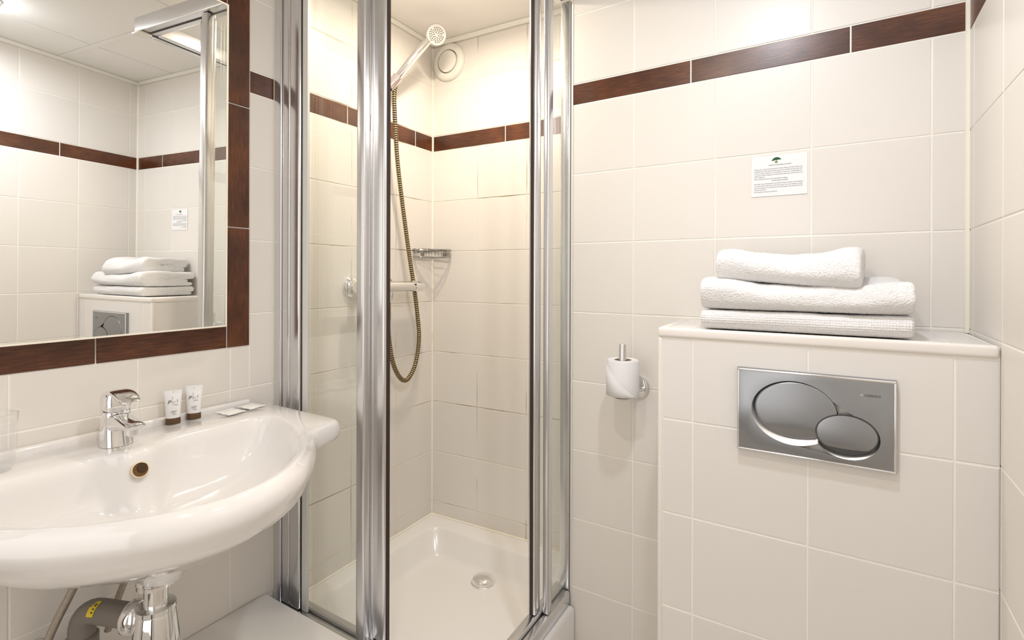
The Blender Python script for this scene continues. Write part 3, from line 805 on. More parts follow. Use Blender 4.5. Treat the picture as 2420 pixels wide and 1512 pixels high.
def doors():
    a = thing('shower_door', 'sliding glass shower door on the washbasin side, pushed open', 'shower door', (.22, -.64, .215), group='sliding shower doors')
    P = pl(a)
    prof('door_post', (.3510, .4030, -.650, -.627, .2145, ZR1-.001), a, P, bev=.008)
    prof('post_groove', (.357, .369, -.6535, -.648, .2145, ZR1-.001), a, P, bev=.002)
    box('door_seal', (.4028, .4058, -.643, -.634, .2145, ZR1-.001), 'dark_seal', a, mtx=P)
    box('door_pane', (.118, .352, -.6395, -.6345, .2145, ZR1-.001), 'glass', a, mtx=P)
    b = thing('shower_door', 'sliding glass shower door on the cistern wall side, pushed open', 'shower door', (.652, -.3, .215), group='sliding shower doors')
    P = pl(b)
    prof('door_post', (.641, .6645, -.374, -.345, .2145, ZR1-.001), b, P, bev=.006)
    box('door_seal', (.649, .657, -.3768, -.3738, .2145, ZR1-.001), 'dark_seal', b, mtx=P)
    box('door_pane', (.650, .655, -.345, -.20, .2145, ZR1-.001), 'glass', b, mtx=P)
M['dark_seal'] = mat('dark_rubber_seal', (0.035, 0.02, 0.015), rough=0.5)
doors()

# ------------------------------------------------------------------ shower valve, hose, hand shower, bracket
def valve():
    z = 1.061; x = .062
    t = thing('shower_valve', 'chrome thermostatic shower valve on the left shower wall', 'shower valve', (0, -.28, z))
    P = pl(t)
    lathe('valve_body', [(.0165, -.385), (.0182, -.383), (.0182, -.182), (.0165, -.1815)], (x, 0, z), (0, 1, 0), 'chrome_s', t, 36, P)
    lathe('valve_knob', [(.017, -.1805), (.0188, -.179), (.0192, -.135), (.0165, -.1305), (.008, -.1295), (.0005, -.1295)], (x, 0, z), (0, 1, 0), 'chrome', t, 36, P)
    lathe('valve_knob', [(.017, -.3855), (.0188, -.387), (.0192, -.431), (.0165, -.4355), (.008, -.4365), (.0005, -.4365)], (x, 0, z), (0, 1, 0), 'chrome', t, 36, P)
    for y in (-.400, -.250):
        lathe('escutcheon', [(.036, 0.0005), (.036, .004), (.031, .012), (.02, .018), (.014, .02), (.013, .05)], (0, y, z), (1, 0, 0), 'chrome', t, 40, P)
    box('dial_mark', (x+.0165, x+.0195, -.187, -.181, z+.004, z+.009), 'ink', t, mtx=P)
    lathe('hose_outlet', [(.011, 0), (.011, -.014), (.0095, -.0145), (.0095, -.03), (.008, -.031)], (x-.002, -.296, z-.016), (0, 0, 1), 'chrome', t, 28, P)
    # hose
    pts = [(.060, -.296, 1.022), (.060, -.2955, .97), (.055, -.290, .90), (.048, -.262, .80), (.038, -.215, .738), (.032, -.172, .727), (.034, -.135, .775),
           (.040, -.122, .867), (.042, -.134, .96), (.042, -.150, 1.05), (.0415, -.178, 1.18), (.044, -.216, 1.36), (.050, -.246, 1.50), (.055, -.262, 1.62), (.058, -.270, 1.70), (.060, -.268, 1.735), (.066, -.2625, 1.756)]
    h = thing('shower_hose', 'ribbed metal shower hose hanging in a loop on the left shower wall', 'shower hose', (.06, -.296, 1.022))
    path = spline(pts, 800)
    # resample evenly into ribs
    L = [0.0]
    for i in range(1, len(path)): L.append(L[-1]+(path[i]-path[i-1]).length)
    pitch = .0076; nr = int(L[-1]/pitch); res = []; j = 0
    sub = 6
    for k in range(nr*sub+1):
        s = L[-1]*k/(nr*sub)
        while j < len(L)-2 and L[j+1] < s: j += 1
        f_ = (s-L[j])/max(L[j+1]-L[j], 1e-9); res.append(path[j].lerp(path[j+1], min(max(f_, 0), 1)))
    rad = [.0066, .0078, .0083, .0083, .0078, .0066]
    P = [V(p) for p in res]
    rings = []; ref = V((0, 1, 0))
    for i in range(len(P)):
        tt = (P[min(i+1, len(P)-1)]-P[max(i-1, 0)]).normalized(); ref = (ref-tt*ref.dot(tt)).normalized(); b = tt.cross(ref)
        r = rad[i % sub]
        rings.append([P[i]+ref*(r*math.cos(2*math.pi*k/12))+b*(r*math.sin(2*math.pi*k/12)) for k in range(12)])
    vs, fs = loft(rings)
    m = fixn(me('hose_ribs', vs, fs, smooth=True)); m.materials.append(M['brass']); m.materials.append(M['brass_d'])
    for p in m.polygons:
        i = min(p.vertices)//12
        p.material_index = 1 if (i % sub) in (4, 5, 0) else 0
    ob('hose_ribs', m, None, h, pl(h))
    lathe('hose_nut', [(.0095, 0), (.0095, .016), (.007, .018)], (.060, -.296, 1.008), (0, 0, 1), 'chrome', h, 24, pl(h))
M['chrome_s'] = mat('satin_chrome', (0.78, 0.77, 0.76), rough=0.12, metal=1)
valve()
def handshower():
    a = V((.062, -.282, 1.748)); b = V((.130, -.186, 1.905)); ax = (b-a).normalized()
    br = thing('shower_bracket', 'clear plastic and chrome bracket holding the hand shower', 'shower bracket', (0, -.285, 1.75))
    P = pl(br)
    lathe('wall_plate', [(.02, .0005), (.02, .012), (.016, .02), (.013, .022), (.013, .04)], (0, -.292, 1.742), (1, 0, 0), 'chrome', br, 32, P)
    F = frame_from(ax, (0, 0, 1)).to_4x4(); F.translation = a
    bm = bmesh.new()
    vs, fs = lathe_vf([(.0145, -.022), (.0175, -.022), (.0195, .026), (.0165, .026), (.0145, -.022)], a, ax, 28, False, False)
    ob('clamp', fixn(me('clamp', vs, fs, smooth=True, angle=35)), 'clampm', br, P)
    h = thing('hand_shower', 'chrome hand shower with round head below the vent', 'hand shower', tuple(a))
    P = pl(h)
    ln = (b-a).length
    bow = V((.012, .0, .012))
    path = spline([a-ax*.030, a, a.lerp(b, .35)+bow*.35, a.lerp(b, .7)+bow*.7, b+bow*.35], 30)
    rad = lambda s: .0105+.0035*math.sin(min(1, s*1.3)*math.pi*.5)-.0015*max(0, s-.8)/.2
    sweep('handle', path, rad, 'chrome', h, 24, P)
    sweep('conical_nut', [a-ax*.034, a-ax*.01], lambda s: .0085+.003*s, 'chrome', h, 20, P)
    # head : faces the room and down
    hc = V((.152, -.163, 1.938)); fd = V((.66, -.55, -.56)).normalized()
    lathe('head_shell', [(.012, -.026), (.026, -.022), (.034, -.010), (.0362, .0), (.0362, .006), (.0345, .0085)], hc, fd, 'chrome', h, 48, P)
    lathe('spray_face', [(.0345, .007), (.033, .0092), (.0005, .0098)], hc, fd, 'shead', h, 48, P)
    F = frame_from(fd, (0, 0, 1)); parts = []
    for rr, cnt in ((.0075, 6), (.013, 11), (.0185, 16), (.024, 21)):
        for k in range(cnt):
            an = 2*math.pi*k/cnt + rr*40
            if rr > .02 and k % 7 == 6: continue
            o = hc+F@V((rr*math.cos(an), rr*math.sin(an), .0094))
            parts.append(lathe_vf([(.0019, 0), (.0016, .0012), (.0003, .0013)], o, fd, 6, False, True))
    n_ = ob('nozzles', fixn(me('nozzles', *join_vf(parts))), 'nozzle', h, P); n_['kind'] = 'stuff'
M['clampm'] = mat('pinkish_chrome_plastic', (0.72, 0.66, 0.65), rough=0.12, metal=.85)
handshower()

# ------------------------------------------------------------------ vent
def vent():
    c = V((.0785, .0785*math.tan(ANG), 1.917)); ax = V((math.sin(ANG), -math.cos(ANG), 0))
    t = thing('air_vent', 'round white extractor vent in the shower corner', 'air vent', tuple(c)); P = pl(t)
    vs, fs = lathe_vf([(.054, .0), (.0715, .0), (.0715, .006), (.066, .012), (.055, .0165), (.046, .015), (.0435, .009), (.0435, .0)], c, ax, 56, False, False)
    ob('vent_ring', fixn(me('vent_ring', vs, fs, smooth=True, angle=50)), 'plastic', t, P)
    lathe('vent_disc', [(.0405, .004), (.0415, .010), (.0405, .0155), (.034, .0180), (.015, .0165), (.0005, .016)], c, ax, 48, P and 'x') if False else None
    lathe('vent_disc', [(.0405, .004), (.0415, .010), (.0405, .0155), (.034, .0180), (.015, .0165), (.0005, .016)], c, ax, 'plastic', t, 48, P)
    lathe('vent_gap', [(.0436, .001), (.0436, .006), (.0405, .006)], c, ax, 'hole_dark', t, 48, P)
    F = frame_from(ax, (0, 0, 1))
    for an, r in ((35, .057), (20, .056)):
        o = c+F@V((r*math.cos(math.radians(an)), -r*math.sin(math.radians(an)), .0135))
        lathe('pin_hole', [(.0014, 0), (.0014, .0024), (.0002, .0025)], o, ax, 'ink', t, 8, P)
vent()

# ------------------------------------------------------------------ corner wire soap basket
M['chrome_d'] = mat('dark_chrome_wire', (0.42, 0.41, 0.40), rough=0.15, metal=1)  # chrome darkened for contrast, dark reflections put into the base colour
def basket():
    t = thing('soap_basket', 'small chrome wire soap basket in the shower corner', 'soap basket', (0, 0, 1.16)); P = pl(t)
    zt, zb = 1.196, 1.168; R = .112; wr_ = .0016
    o = (.004, -.004)
    def arc(z, r, a0=-90, a1=0, n=16): return [V((o[0]+r*math.cos(math.radians(a0+(a1-a0)*k/n)), o[1]+r*math.sin(math.radians(a0+(a1-a0)*k/n)), z)) for k in range(n+1)]
    def fr(z, r):
        # front edge: nearly straight with rounded ends
        A = V((o[0], o[1]-r, z)); B = V((o[0]+r*.80, o[1], z))
        return spline([A, A+V((.028, .004, 0)), V((o[0]+r*.50, o[1]-r*.62, z)), B+V((-.002, -.03, 0)), B], 18)
    i = 0
    for z, w in ((zt, .0028), (zb, .0020)):
        sweep('rail_wire', fr(z, R), w, 'chrome_d', t, 8, P)
        sweep('rail_wire', [(o[0], o[1]-R, z), (o[0], o[1], z)], w, 'chrome_d', t, 8, P)
        sweep('rail_wire', [(o[0], o[1], z), (o[0]+R*.8, o[1], z)], w, 'chrome_d', t, 8, P)
    f0, f1 = fr(zt, R), fr(zb, R)
    for k in range(1, 18, 1): sweep('upright_wire', [f0[k], f1[k]], .0011, 'chrome_d', t, 6, P)
    for k in range(1, 9):
        y = o[1]-R*k/9; tt = None
        # bottom wires along x until the front edge
        xs = [p for p in f1]; 
        best = min(xs, key=lambda p: abs(p.y-y)); sweep('floor_wire', [(o[0], y, zb), (best.x, y, zb)], .0011, 'chrome_d', t, 6, P)
    # solid chrome front band with the mounting discs
    band0 = [p+V((.0016, -.0016, 0)) for p in f0[1:9]]
    vs = [tuple(p+V((0, 0, .003))) for p in band0]+[tuple(p-V((0, 0, .013))) for p in band0]
    n = len(band0); ob_ = ob('front_band', me('front_band', vs, [(k, k+1, n+k+1, n+k) for k in range(n-1)], smooth=True), 'chrome_d', t, P)
    so = ob_.modifiers.new('thick', 'SOLIDIFY'); so.thickness = .0012
    for c, ax in (((0.0005, -.06, 1.182), (1, 0, 0)), ((.06, .0025, 1.182), (0, -1, 0))):
        lathe('mount_disc', [(.010, 0), (.010, .003), (.006, .005), (.0005, .005)], c, ax, 'chrome_d', t, 20, P)
basket()

# ------------------------------------------------------------------ washbasin
SY = -1.06          # centre line of the basin
ZD = .760
def basin_curves(n=288):
    cx, cy = .265, SY
    O = []; I = []; E = []
    for k in range(n):
        a = 2*math.pi*k/n; dx, dy = math.cos(a), math.sin(a)
        # rectangle shelf
        x0, x1, hy = .003, .338, .354
        tx = ((x1-cx)/dx if dx > 1e-9 else ((x0-cx)/dx if dx < -1e-9 else 1e9)); ty = hy/abs(dy) if abs(dy) > 1e-9 else 1e9
        rr = min(tx, ty)
        # front oval
        def ell(ex, a_, b_, p=2.0):
            lo, hi = 0.0, 1.0
            for _ in range(40):
                m_ = (lo+hi)/2
                if abs((cx+m_*dx-ex)/a_)**p+abs(m_*dy/b_)**p < 1: lo = m_
                else: hi = m_
            return lo
        def para(X0, kk):
            if abs(dy) < 1e-4: return (X0-cx)/dx if dx > 0 else 9.0
            return (-dx+math.sqrt(dx*dx+4*kk*dy*dy*(X0-cx)))/(2*kk*dy*dy)
        def smin(L_, p): return sum(q**-p for q in L_)**(-1/p)
        re = para(.533, 2.72)
        ro = max(rr, re) if dx > -.2 else rr
        L_ = [para(.474, 2.9), .282/abs(dy) if abs(dy) > 1e-3 else 9.0]
        if dx < -1e-6:
            rb = (cx-.138)/-dx; xbb = .138 + .030*math.exp(-(rb*dy/.052)**4); L_.append((cx-xbb)/-dx)
        ri = smin(L_, 9)
        eb = smin([para(.533, 2.72), .282/abs(dy) if abs(dy) > 1e-3 else 9.0] + ([(cx-.035)/-dx] if dx < -1e-6 else []), 7)
        O.append(ro); I.append(ri); E.append(eb)
    def smooth(A, w, it):
        for _ in range(it): A = [(A[i-w]+A[i]*2+A[(i+w) % len(A)])/4 for i in range(len(A))]
        return A
    return cx, cy, smooth(O, 1, 8), smooth(I, 1, 10), E
def basin():
    t = thing('washbasin', 'white ceramic wall-hung washbasin with rounded front and side shelves', 'washbasin', (0, SY, .55)); P = pl(t)
    cx, cy, O, I, E = basin_curves(); n = len(O)
    def ring(rad, z):
        out = []
        for k in range(n):
            a = 2*math.pi*k/n; r = rad[k] if not callable(rad) else rad(k)
            zz = z[k] if isinstance(z, list) else z
            out.append((max(cx+r*math.cos(a), .0025), cy+r*math.sin(a), zz))
        return out
    dcx = -.015
    rings = []
    front = []; cs = []
    for k in range(n):
        a = 2*math.pi*k/n; x = cx+I[k]*math.cos(a); v_ = max(0.0, min(1.0, (x-.27)/.13)); front.append(v_*v_*(3-2*v_)); cs.append(math.cos(a)**2)
    rings.append(ring([.021]*n, .628)); rings.append(ring([.024]*n, .632))
    def sm(k, s_back, z_back, s_front, z_front): return
    for s, z, zf in ((.30, .635, .635), (.52, .641, .641), (.70, .652, .650), (.80, .666, .661), (.88, .688, .676), (.935, .712, .694), (.97, .733, .712), (.99, .746, .726)):
        rings.append(ring([r*s for r in I], [z*(1-front[k])+zf*front[k] for k in range(n)]))
    g = [O[k]-I[k] for k in range(n)]
    w = [min(.012, g[k]*.45)*(1-front[k])+min(g[k]*.60, .035)*front[k] for k in range(n)]
    for f_, z, zf in ((.15, -.009, -.026), (.40, -.0040, -.0135), (.68, -.0016, -.0062), (1.0, -.0006, -.0030)):
        rings.append(ring([I[k]+w[k]*f_ for k in range(n)], [ZD+z*(1-front[k])+zf*front[k] for k in range(n)]))
    prev = [I[k]+w[k]+.2*(g[k]-w[k]) for k in range(n)]
    rings.append(ring(prev, [ZD-.0042*front[k] for k in range(n)]))
    for d, z, zf in ((.012, -.0006, -.0072), (.007, -.003, -.0125), (.003, -.0085, -.020), (0, -.018, -.032), (.0008, -.028, -.044), (.006, -.038, -.054)):
        cur = [max(O[k]-d*(1+.2*front[k]), prev[k]+.0004) for k in range(n)] if z > -.02 else [O[k]-d for k in range(n)]
        prev = cur
        rings.append(ring(cur, [ZD+z*(1-front[k])+zf*front[k] for k in range(n)]))
    for s, zf, zs in ((.985, .697, .706), (.95, .686, .684), (.90, .675, .666), (.80, .658, .646), (.65, .635, .627), (.50, .614, .610), (.35, .596, .596), (.22, .582, .582), (.14, .562, .562), (.125, .548, .548), (.05, .547, .547)):
        rings.append(ring([min(E[k]*s, O[k]-.008) for k in range(n)], [zf*cs[k]**.5+zs*(1-cs[k]**.5) for k in range(n)]))
    vs, fs = loft(rings, True, True)
    o = ob('bowl', fixn(me('bowl', vs, fs, smooth=True, angle=75)), 'ceramic', t, P)
    bm = bmesh.new(); add_box(bm, .0025, .017, -1.372, -.746, ZD-.006, .7745, bev=.006, seg=4)
    ob('rear_lip', bmm('rear_lip', bm, True, 60), 'ceramic', t, P)
    # overflow hole with brown limescale ring, on the rear slope of the bowl
    c = V((.1785, SY-.003, .7265)); ax = V((.93, 0.0, .36)).normalized()
    lathe('overflow_ring', [(.0148, -.004), (.0148, .0009), (.0130, .0013), (.0122, .0)], c, ax, 'stain', t, 36, P)
    lathe('overflow_hole', [(.0128, -.002), (.0128, .0014), (.0115, .0004), (.0005, .0002)], c, ax, 'rust', t, 36, P)
    lathe('overflow_shade', [(.0085, -.001), (.0085, .0016), (.0005, .0016)], c+V((0, .0035, .003)), ax, 'hole_dark', t, 24, P)  # small dark disc painting the shade inside the overflow hole
    lathe('waste_plug', [(.030, 0), (.030, .003), (.024, .005), (.0005, .0065)], (cx-.0, SY, .630), (0, 0, 1), 'chrome', t, 32, P)
M['stain'] = mat('limescale_ring', (0.74, 0.62, 0.44), rough=0.4)
basin()

# ------------------------------------------------------------------ tap
def tap():
    o = V((.083, SY-.006, ZD+.0005)); t = thing('basin_tap', 'chrome single lever mixer tap on the washbasin', 'tap', tuple(o))
    def sec(c, wy, wx, tiltx=0.0, n=28, p=2.6, nrm=None):
        """superellipse section centred c, half widths; lying in a plane tilted about y"""
        out = []
        for k in range(n):
            a = 2*math.pi*k/n; ca, sa = math.cos(a), math.sin(a)
            x = wx*math.copysign(abs(ca)**(2/p), ca); y = wy*math.copysign(abs(sa)**(2/p), sa)
            out.append((c[0]+x*math.cos(tiltx), c[1]+y, c[2]+x*math.sin(tiltx)))
        return out
    # body: rising column leaning a little to the wall
    rs = [sec((.000, 0, .000), .0265, .0270), sec((.000, 0, .004), .0260, .0265), sec((-.002, 0, .020), .0248, .0245), sec((-.003, 0, .040), .0240, .0235, -.05),
          sec((-.003, 0, .060), .0238, .0235, -.12), sec((-.003, 0, .070), .0235, .0240, -.2), sec((-.003, 0, .0715), .0215, .022, -.2)]
    vs, fs = loft(rs); ob('tap_body', fixn(me('tap_body', vs, fs, smooth=True, angle=50)), 'chrome', t)
    # spout : slants forward from the upper body down to the outlet
    def qs(cx_, cz_, hw, hh, ang, n=24, p=3.2):
        out = []
        for k in range(n):
            a = 2*math.pi*k/n; ca, sa = math.cos(a), math.sin(a)
            y = hw*math.copysign(abs(ca)**(2/p), ca); s = hh*math.copysign(abs(sa)**(2/p), sa)
            out.append((cx_-s*math.sin(ang), y, cz_+s*math.cos(ang)))
        return out
    rs = [qs(-.004, .040, .0205, .024, -.25), qs(.012, .045, .0205, .021, -.30), qs(.030, .047, .0195, .0155, -.32), qs(.050, .0475, .0185, .0105, -.30), qs(.070, .0475, .0175, .0072, -.25), qs(.085, .0465, .0165, .0052, -.2), qs(.0885, .0458, .0150, .0030, -.2)]
    vs, fs = loft(rs); ob('spout', fixn(me('spout', vs, fs, smooth=True, angle=50)), 'chrome', t)
    lathe('aerator', [(.0125, .006), (.0125, -.008), (.0112, -.0095)], (.074, 0, .040), (.10, 0, 1), 'chrome', t, 28)
    lathe('aerator_mesh', [(.011, 0), (.010, -.0012), (.0005, -.0012)], (.0732, 0, .0311), (.10, 0, 1), 'brass', t, 24)
    # lever: domed cap with a forward paddle
    rs = [sec((-.003, 0, .0718), .0222, .0225, -.2), sec((-.004, 0, .078), .0238, .0245, -.18), sec((-.005, 0, .090), .0235, .0240, -.1), sec((-.004, 0, .099), .0215, .0215, -.05), sec((-.001, 0, .105), .017, .017), sec((.0, 0, .1075), .009, .009)]
    vs, fs = loft(rs); lv = ob('lever_cap', fixn(me('lever_cap', vs, fs, smooth=True, angle=50)), 'chrome', t)
    rs = [qs(-.012, .098, .0170, .008, 0), qs(.006, .1045, .0195, .0065, .10), qs(.024, .1055, .0195, .0055, -.02), qs(.042, .1025, .0185, .0048, -.2), qs(.058, .0970, .0172, .0040, -.38), qs(.068, .0922, .0150, .0030, -.5), qs(.0705, .0905, .0125, .0018, -.5)]
    vs, fs = loft(rs); ob('lever_paddle', fixn(me('lever_paddle', vs, fs, smooth=True, angle=50)), 'chrome', t)
    lathe('red_blue_dot', [(.0028, -.001), (.0028, .0012), (.0005, .0014)], (.0185, 0, .086), (1, 0, .1), 'brass', t, 14)
tap()

# ------------------------------------------------------------------ toiletries
def tube(pos, face, label, tilt, ht=.075):
    t = thing('toiletry_tube', label, 'toiletry tube', pos, group='small toiletry tubes on the washbasin')
    R = Matrix.Rotation(face, 4, 'Z') @ Matrix.Rotation(tilt, 4, 'X')
    def el(a, b, z, n=36): return [R @ V((a*math.cos(2*math.pi*k/n), b*math.sin(2*math.pi*k/n), z)) for k in range(n)]
    vs, fs = loft([el(.0142, .0085, 0), el(.0147, .009, .0008), el(.0145, .0088, .0125), el(.0138, .0082, .0135)])
    ob('cap', fixn(me('cap', vs, fs, smooth=True, angle=40)), 'brown_cap', t)
    vs, fs = loft([el(.0136, .0082, .0136), el(.0141, .0086, .0155), el(.0146, .0082, .03), el(.0155, .0060, .048), el(.0166, .0030, .063), el(.0171, .0009, .068), el(.0172, .0007, ht)])
    ob('tube_body', fixn(me('tube_body', vs, fs, smooth=True, angle=50)), 'tube', t)
    RX = Matrix.Rotation(math.radians(90), 4, 'X')
    def yat(z): 
        for (z0, b0), (z1, b1) in zip([(.0155, .0086), (.03, .0082), (.048, .0060), (.063, .0030), (.068, .0009)], [(.03, .0082), (.048, .0060), (.063, .0030), (.068, .0009), (.075, .0007)]):
            if z0 <= z <= z1: return -(b0+(b1-b0)*(z-z0)/(z1-z0))-.0006
        return -.009
    sl = Matrix.Rotation(math.radians(-11), 4, 'X')
    text('lettering', 'P', .0115, 'ink', t, R @ Matrix.Translation((-.0105, yat(.0465)-.0004, .0465)) @ sl @ RX, shear=.2)
    text('lettering', 'ari', .0075, 'ink_l', t, R @ Matrix.Translation((-.0035, yat(.0475)-.0004, .0475)) @ sl @ RX, shear=.2)
    text('lettering', 'l', .0090, 'ink', t, R @ Matrix.Translation((.0075, yat(.049)-.0002, .049)) @ sl @ RX)
    box('printed_tower', (-.0016, -.0009, yat(.0555)-.0006, yat(.0555)-.0001, .050, .062), 'ink_l', t, mtx=R)
    for a, b, z in ((-.0005, .0095, .0435), (-.004, .0075, .0295), (-.004, .0045, .0265), (-.001, .0065, .0225)):
        box('printed_line', (a, b, yat(z)-.0009, yat(z)-.0001, z, z+.0009), 'ink_l', t, mtx=R)
    box('seal_mark', (-.0006, .0006, -.0014, -.0006, .0705, .073), 'ink_l', t, mtx=R)
tube((.033, -.9395, ZD+.0008), math.radians(66), 'small white toiletry tube with brown cap, nearer the tap', math.radians(-1.5), .0755)
tube((.030, -.8935, ZD+.0008), math.radians(58), 'small white toiletry tube with brown cap, nearer the sachets', math.radians(-2.5), .0775)
def sachet(c, rot, sx, sy, tilt, label):
    t = thing('soap_sachet', label, 'soap sachet', c, group='paper sachets on the washbasin')
    R = Matrix.Rotation(rot, 4, 'Z') @ Matrix.Rotation(tilt, 4, 'Y')
    vs = []; fs = []; n = 10
    for s in (1, -1):
        for i in range(n+1):
            for j in range(n+1):
                u, v = i/n*2-1, j/n*2-1
                pl_ = (max(0, (1-u*u))*max(0, (1-v*v)))**.7*.0022+.0004+.0005*math.sin(7*u+3*v)
                vs.append(R @ V((u*sx/2, v*sy/2, .0018+s*pl_*(1 if s > 0 else .3))))
    for s in range(2):
        b = s*(n+1)**2
        for i in range(n):
            for j in range(n):
                q = (b+i*(n+1)+j, b+(i+1)*(n+1)+j, b+(i+1)*(n+1)+j+1, b+i*(n+1)+j+1); fs.append(q if s == 0 else q[::-1])
    ob('packet', me('packet', vs, fs, smooth=True), 'sachet', t)
    text('lettering', 'SAVON', .0072, 'ink_l', t, R @ Matrix.Translation((-.004, -.016, .0052)) @ Matrix.Rotation(math.radians(90), 4, 'Z'), width=.032)
sachet((.0555, -.8205, ZD+.0012), math.radians(3), .055, .045, 0.0, 'flat white paper sachet nearer the toiletry tubes')
sachet((.0475, -.7635, ZD+.0012), math.radians(5), .055, .045, 0.0, 'flat white paper sachet at the right end of the washbasin shelf')

def tumbler():
    c = V((.071, -1.2475, ZD+.0006)); t = thing('plastic_tumbler', 'clear plastic tumbler wrapped in thin film at left end of washbasin', 'tumbler', tuple(c))
    seg = 40
    def cir(r, z, j=0.0, ph=0.0, k2=9): return [(r*(1+j*noise.noise(V((3*math.cos(2*math.pi*k/seg)+ph, 3*math.sin(2*math.pi*k/seg), z*40))))*math.cos(2*math.pi*k/seg), r*(1+j*noise.noise(V((3*math.cos(2*math.pi*k/seg)+ph, 3*math.sin(2*math.pi*k/seg), z*40))))*math.sin(2*math.pi*k/seg), z) for k in range(seg)]
    vs, fs = loft([cir(.031, .0), cir(.0325, .01), cir(.0355, .08), cir(.0362, .0815)], True, False)
    ob('cup', fixn(me('cup', vs, fs, smooth=True, angle=40)), 'film', t)
    rs = [cir(.0335, .001, .03, 1), cir(.035, .02, .06, 2), cir(.0375, .05, .06, 3), cir(.0385, .075, .05, 4), cir(.0385, .088, .10, 5), cir(.040, .094, .16, 6), cir(.036, .0985, .25, 7), cir(.028, .0955, .25, 8), cir(.015, .090, .2, 9), cir(.003, .089, .1, 10)]
    vs, fs = loft(rs, False, True)
    ob('film_wrap', fixn(me('film_wrap', vs, fs, smooth=True, angle=25)), 'film', t)
tumbler()

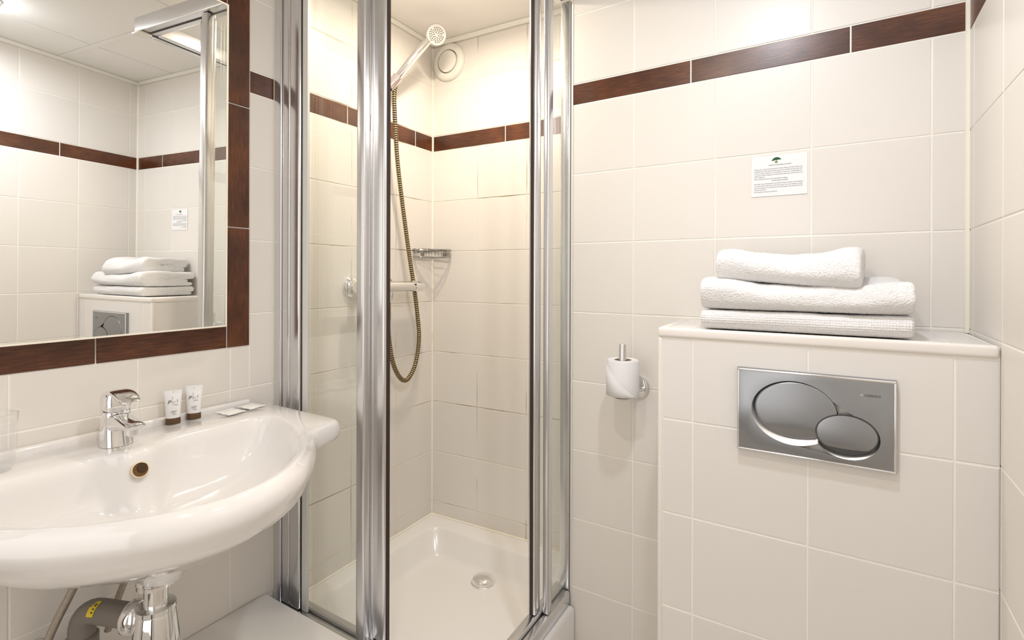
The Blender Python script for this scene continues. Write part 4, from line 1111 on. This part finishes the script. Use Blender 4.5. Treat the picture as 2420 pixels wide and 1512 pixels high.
# ------------------------------------------------------------------ plumbing under the basin
def plumbing():
    x, y = .242, SY-.003
    t = thing('bottle_trap', 'chrome bottle trap under the washbasin', 'bottle trap', (x, y, .36)); P = pl(t)
    lathe('waste_flange', [(.026, .0), (.0305, -.002), (.031, -.010), (.028, -.012), (.0305, -.0135), (.030, -.020), (.021, -.022)], (x, y, .5485), (0, 0, 1), 'chrome', t, 40, P)
    lathe('tail_pipe', [(.019, .0), (.019, -.070)], (x, y, .530), (0, 0, 1), 'chrome', t, 36, P)
    lathe('trap_nut', [(.020, .0), (.0315, -.002), (.0325, -.009), (.030, -.012)], (x, y, .4925), (0, 0, 1), 'chrome', t, 40, P)
    lathe('trap_cup', [(.030, 0), (.0315, -.004), (.0375, -.052), (.038, -.062), (.034, -.064), (.034, -.12), (.028, -.135), (.01, -.14)], (x, y, .481), (0, 0, 1), 'chrome', t, 44, P)
    d = V((-.12, -.045, 0)).normalized(); s = V((x, y, .462))
    lathe('outlet_nut', [(.018, .030), (.029, .036), (.031, .044), (.031, .050), (.027, .056)], s, d, 'chrome', t, 36, P)
    w = thing('waste_pipe', 'grey plastic waste pipe elbow with a yellow label under the washbasin', 'waste pipe', (.1, -1.13, .3)); P = pl(w)
    a = s+d*.048; b = s+d*.128
    dn = V((0, 0, -1))
    path = [a, a.lerp(b, .5), b]
    cc = b+dn*.038
    for k in range(1, 9):
        an = math.pi/2*k/8; path.append(cc + d*(.038*math.sin(an)) - dn*(.038*math.cos(an)))
    e = path[-1]; path += [e+dn*.035]
    sweep('pipe', path, .0215, 'pipe', w, 28, P)
    lathe('socket', [(.0225, -.004), (.0245, 0), (.0245, .04), (.022, .042)], b-d*.005, d*.0+V((-.12, -.045, -.02)), 'pipe', w, 28, P) if False else None
    lathe('socket', [(.0225, .0), (.026, -.003), (.026, -.05), (.022, -.053)], e+dn*.012, (0, 0, 1), 'pipe', w, 28, P)
    p2 = e+dn*.07
    sweep('wall_stub', spline([e+dn*.04, e+dn*.085+V((-.005, 0, 0)), e+dn*.105+V((-.03, .0, 0)), V((.003, e.y, e.z-.107))], 14), .0245, 'pipe', w, 24, P)
    # yellow label: patch on the elbow
    vs = []; fs = []; F = frame_from(d, (0, 0, 1)); n = 10
    for i in range(2):
        for k in range(n+1):
            an = math.radians(-8+75*k/n)
            vs.append(b + d*(-.006+.016*i) + F@V((.0221*math.cos(an), -.0221*math.sin(an), 0)) + dn*(.0025*i))
    # F x-axis is up; turn towards the room
    vs = []
    side = V((d.y, -d.x, 0)).normalized()
    if side.x < 0: side = -side
    for i in range(2):
        for k in range(n+1):
            an = math.radians(8+72*k/n)
            vs.append(b + d*(-.012+.015*i) + V((0, 0, 1))*(.0222*math.cos(an)) + side*(.0222*math.sin(an)) + dn*(.0012*i*i))
    fs = [(k, k+1, n+1+k+1, n+1+k) for k in range(n)]
    ob('pipe_label', me('pipe_label', vs, fs, smooth=True), 'yellow', w, P)
    for i_, (k0, k1) in enumerate(((2, 4), (5, 6), (7, 8))):
        q = []
        for k in (k0, k1):
            an = math.radians(8+72*k/n)
            for f_ in (-.009, -.005): q.append(b + d*f_ + V((0, 0, 1))*(.02235*math.cos(an)) + side*(.02235*math.sin(an)))
        ob('label_print', me('label_print', [q[0], q[1], q[3], q[2]], [(0, 1, 2, 3)]), 'ink', w, P)
    # supply hoses and valve
    h1 = thing('supply_hose', 'braided supply hose from the wall valve up to the washbasin', 'supply hose', (.04, -1.17, .42), group='braided supply hoses under the washbasin')
    sweep('hose', spline([(.075, -1.105, .60), (.072, -1.122, .52), (.062, -1.150, .45), (.054, -1.168, .40)], 24), .0072, 'hose', h1, 14, pl(h1))
    lathe('hose_nut', [(.009, 0), (.0095, .016), (.0075, .018)], (.054, -1.168, .390), (.02, .05, .12), 'chrome', h1, 18, pl(h1))
    h2 = thing('supply_hose', 'braided supply hose behind the grey waste pipe', 'supply hose', (.03, -1.03, .42), group='braided supply hoses under the washbasin')
    sweep('hose', spline([(.075, -1.040, .60), (.055, -1.030, .50), (.035, -1.045, .42), (.028, -1.06, .36)], 24), .0065, 'hose', h2, 14, pl(h2))
    v = thing('stop_valve', 'chrome stop valve on the wall under the washbasin', 'stop valve', (0, -1.172, .375)); P = pl(v)
    lathe('rosette', [(.026, .0005), (.026, .004), (.018, .010), (.011, .011), (.011, .045)], (0, -1.172, .372), (1, 0, 0), 'chrome', v, 30, P)
    lathe('valve_body', [(.012, -.02), (.014, -.016), (.014, .012), (.010, .016)], (.050, -1.170, .376), (0, 0, 1), 'chrome', v, 24, P)
    lathe('valve_handle', [(.008, .010), (.013, .014), (.0145, .03), (.011, .033), (.0005, .034)], (.050, -1.170, .372), (.2, -1, 0), 'chrome', v, 24, P)
plumbing()

# ------------------------------------------------------------------ low white box between basin and shower
lb = tag(box('low_box', (.003, .62, -1.30, -.6965, .0, .2325), 'panel_w', bev=.003, seg=2), 'low white box on the floor between washbasin and shower screen', 'box')

# ------------------------------------------------------------------ pieces that belong to a part go one level down
SUBS = {'text_line': 'card', 'tree_crown': 'card', 'tree_trunk': 'card', 'tree_pot': 'card', 'printed_line': 'tube_body', 'printed_tower': 'tube_body', 'seal_mark': 'tube_body',
        'overflow_hole': 'overflow_ring', 'overflow_shade': 'overflow_ring', 'aerator_mesh': 'aerator', 'red_blue_dot': 'lever_cap', 'spray_face': 'head_shell', 'nozzles': 'head_shell',
        'brand_lettering': 'plate', 'brand_mark': 'plate', 'button_recess': 'plate', 'recess_floor': 'plate', 'rim': 'plate', 'pin_hole': 'vent_ring', 'vent_gap': 'vent_ring',
        'label_print': 'pipe_label', 'dial_mark': 'valve_body', 'door_seal': 'door_post', 'post_groove': 'door_post', 'drain_flange': 'drain_cover'}
for root in [o for o in bpy.data.objects if o.parent is None and o.type == 'EMPTY']:
    kids = list(root.children)
    for c in kids:
        bn = c.name.split('.')[0]
        tgt = SUBS.get(bn) or ({'toiletry_tube': 'tube_body', 'soap_sachet': 'packet'}.get(root.name.split('.')[0]) if bn == 'lettering' else None)
        if not tgt: continue
        p = next((k for k in kids if k.name.split('.')[0] == tgt), None)
        if p is None: continue
        ml = c.matrix_local.copy(); c.parent = p; c.matrix_local = p.matrix_local.inverted() @ ml
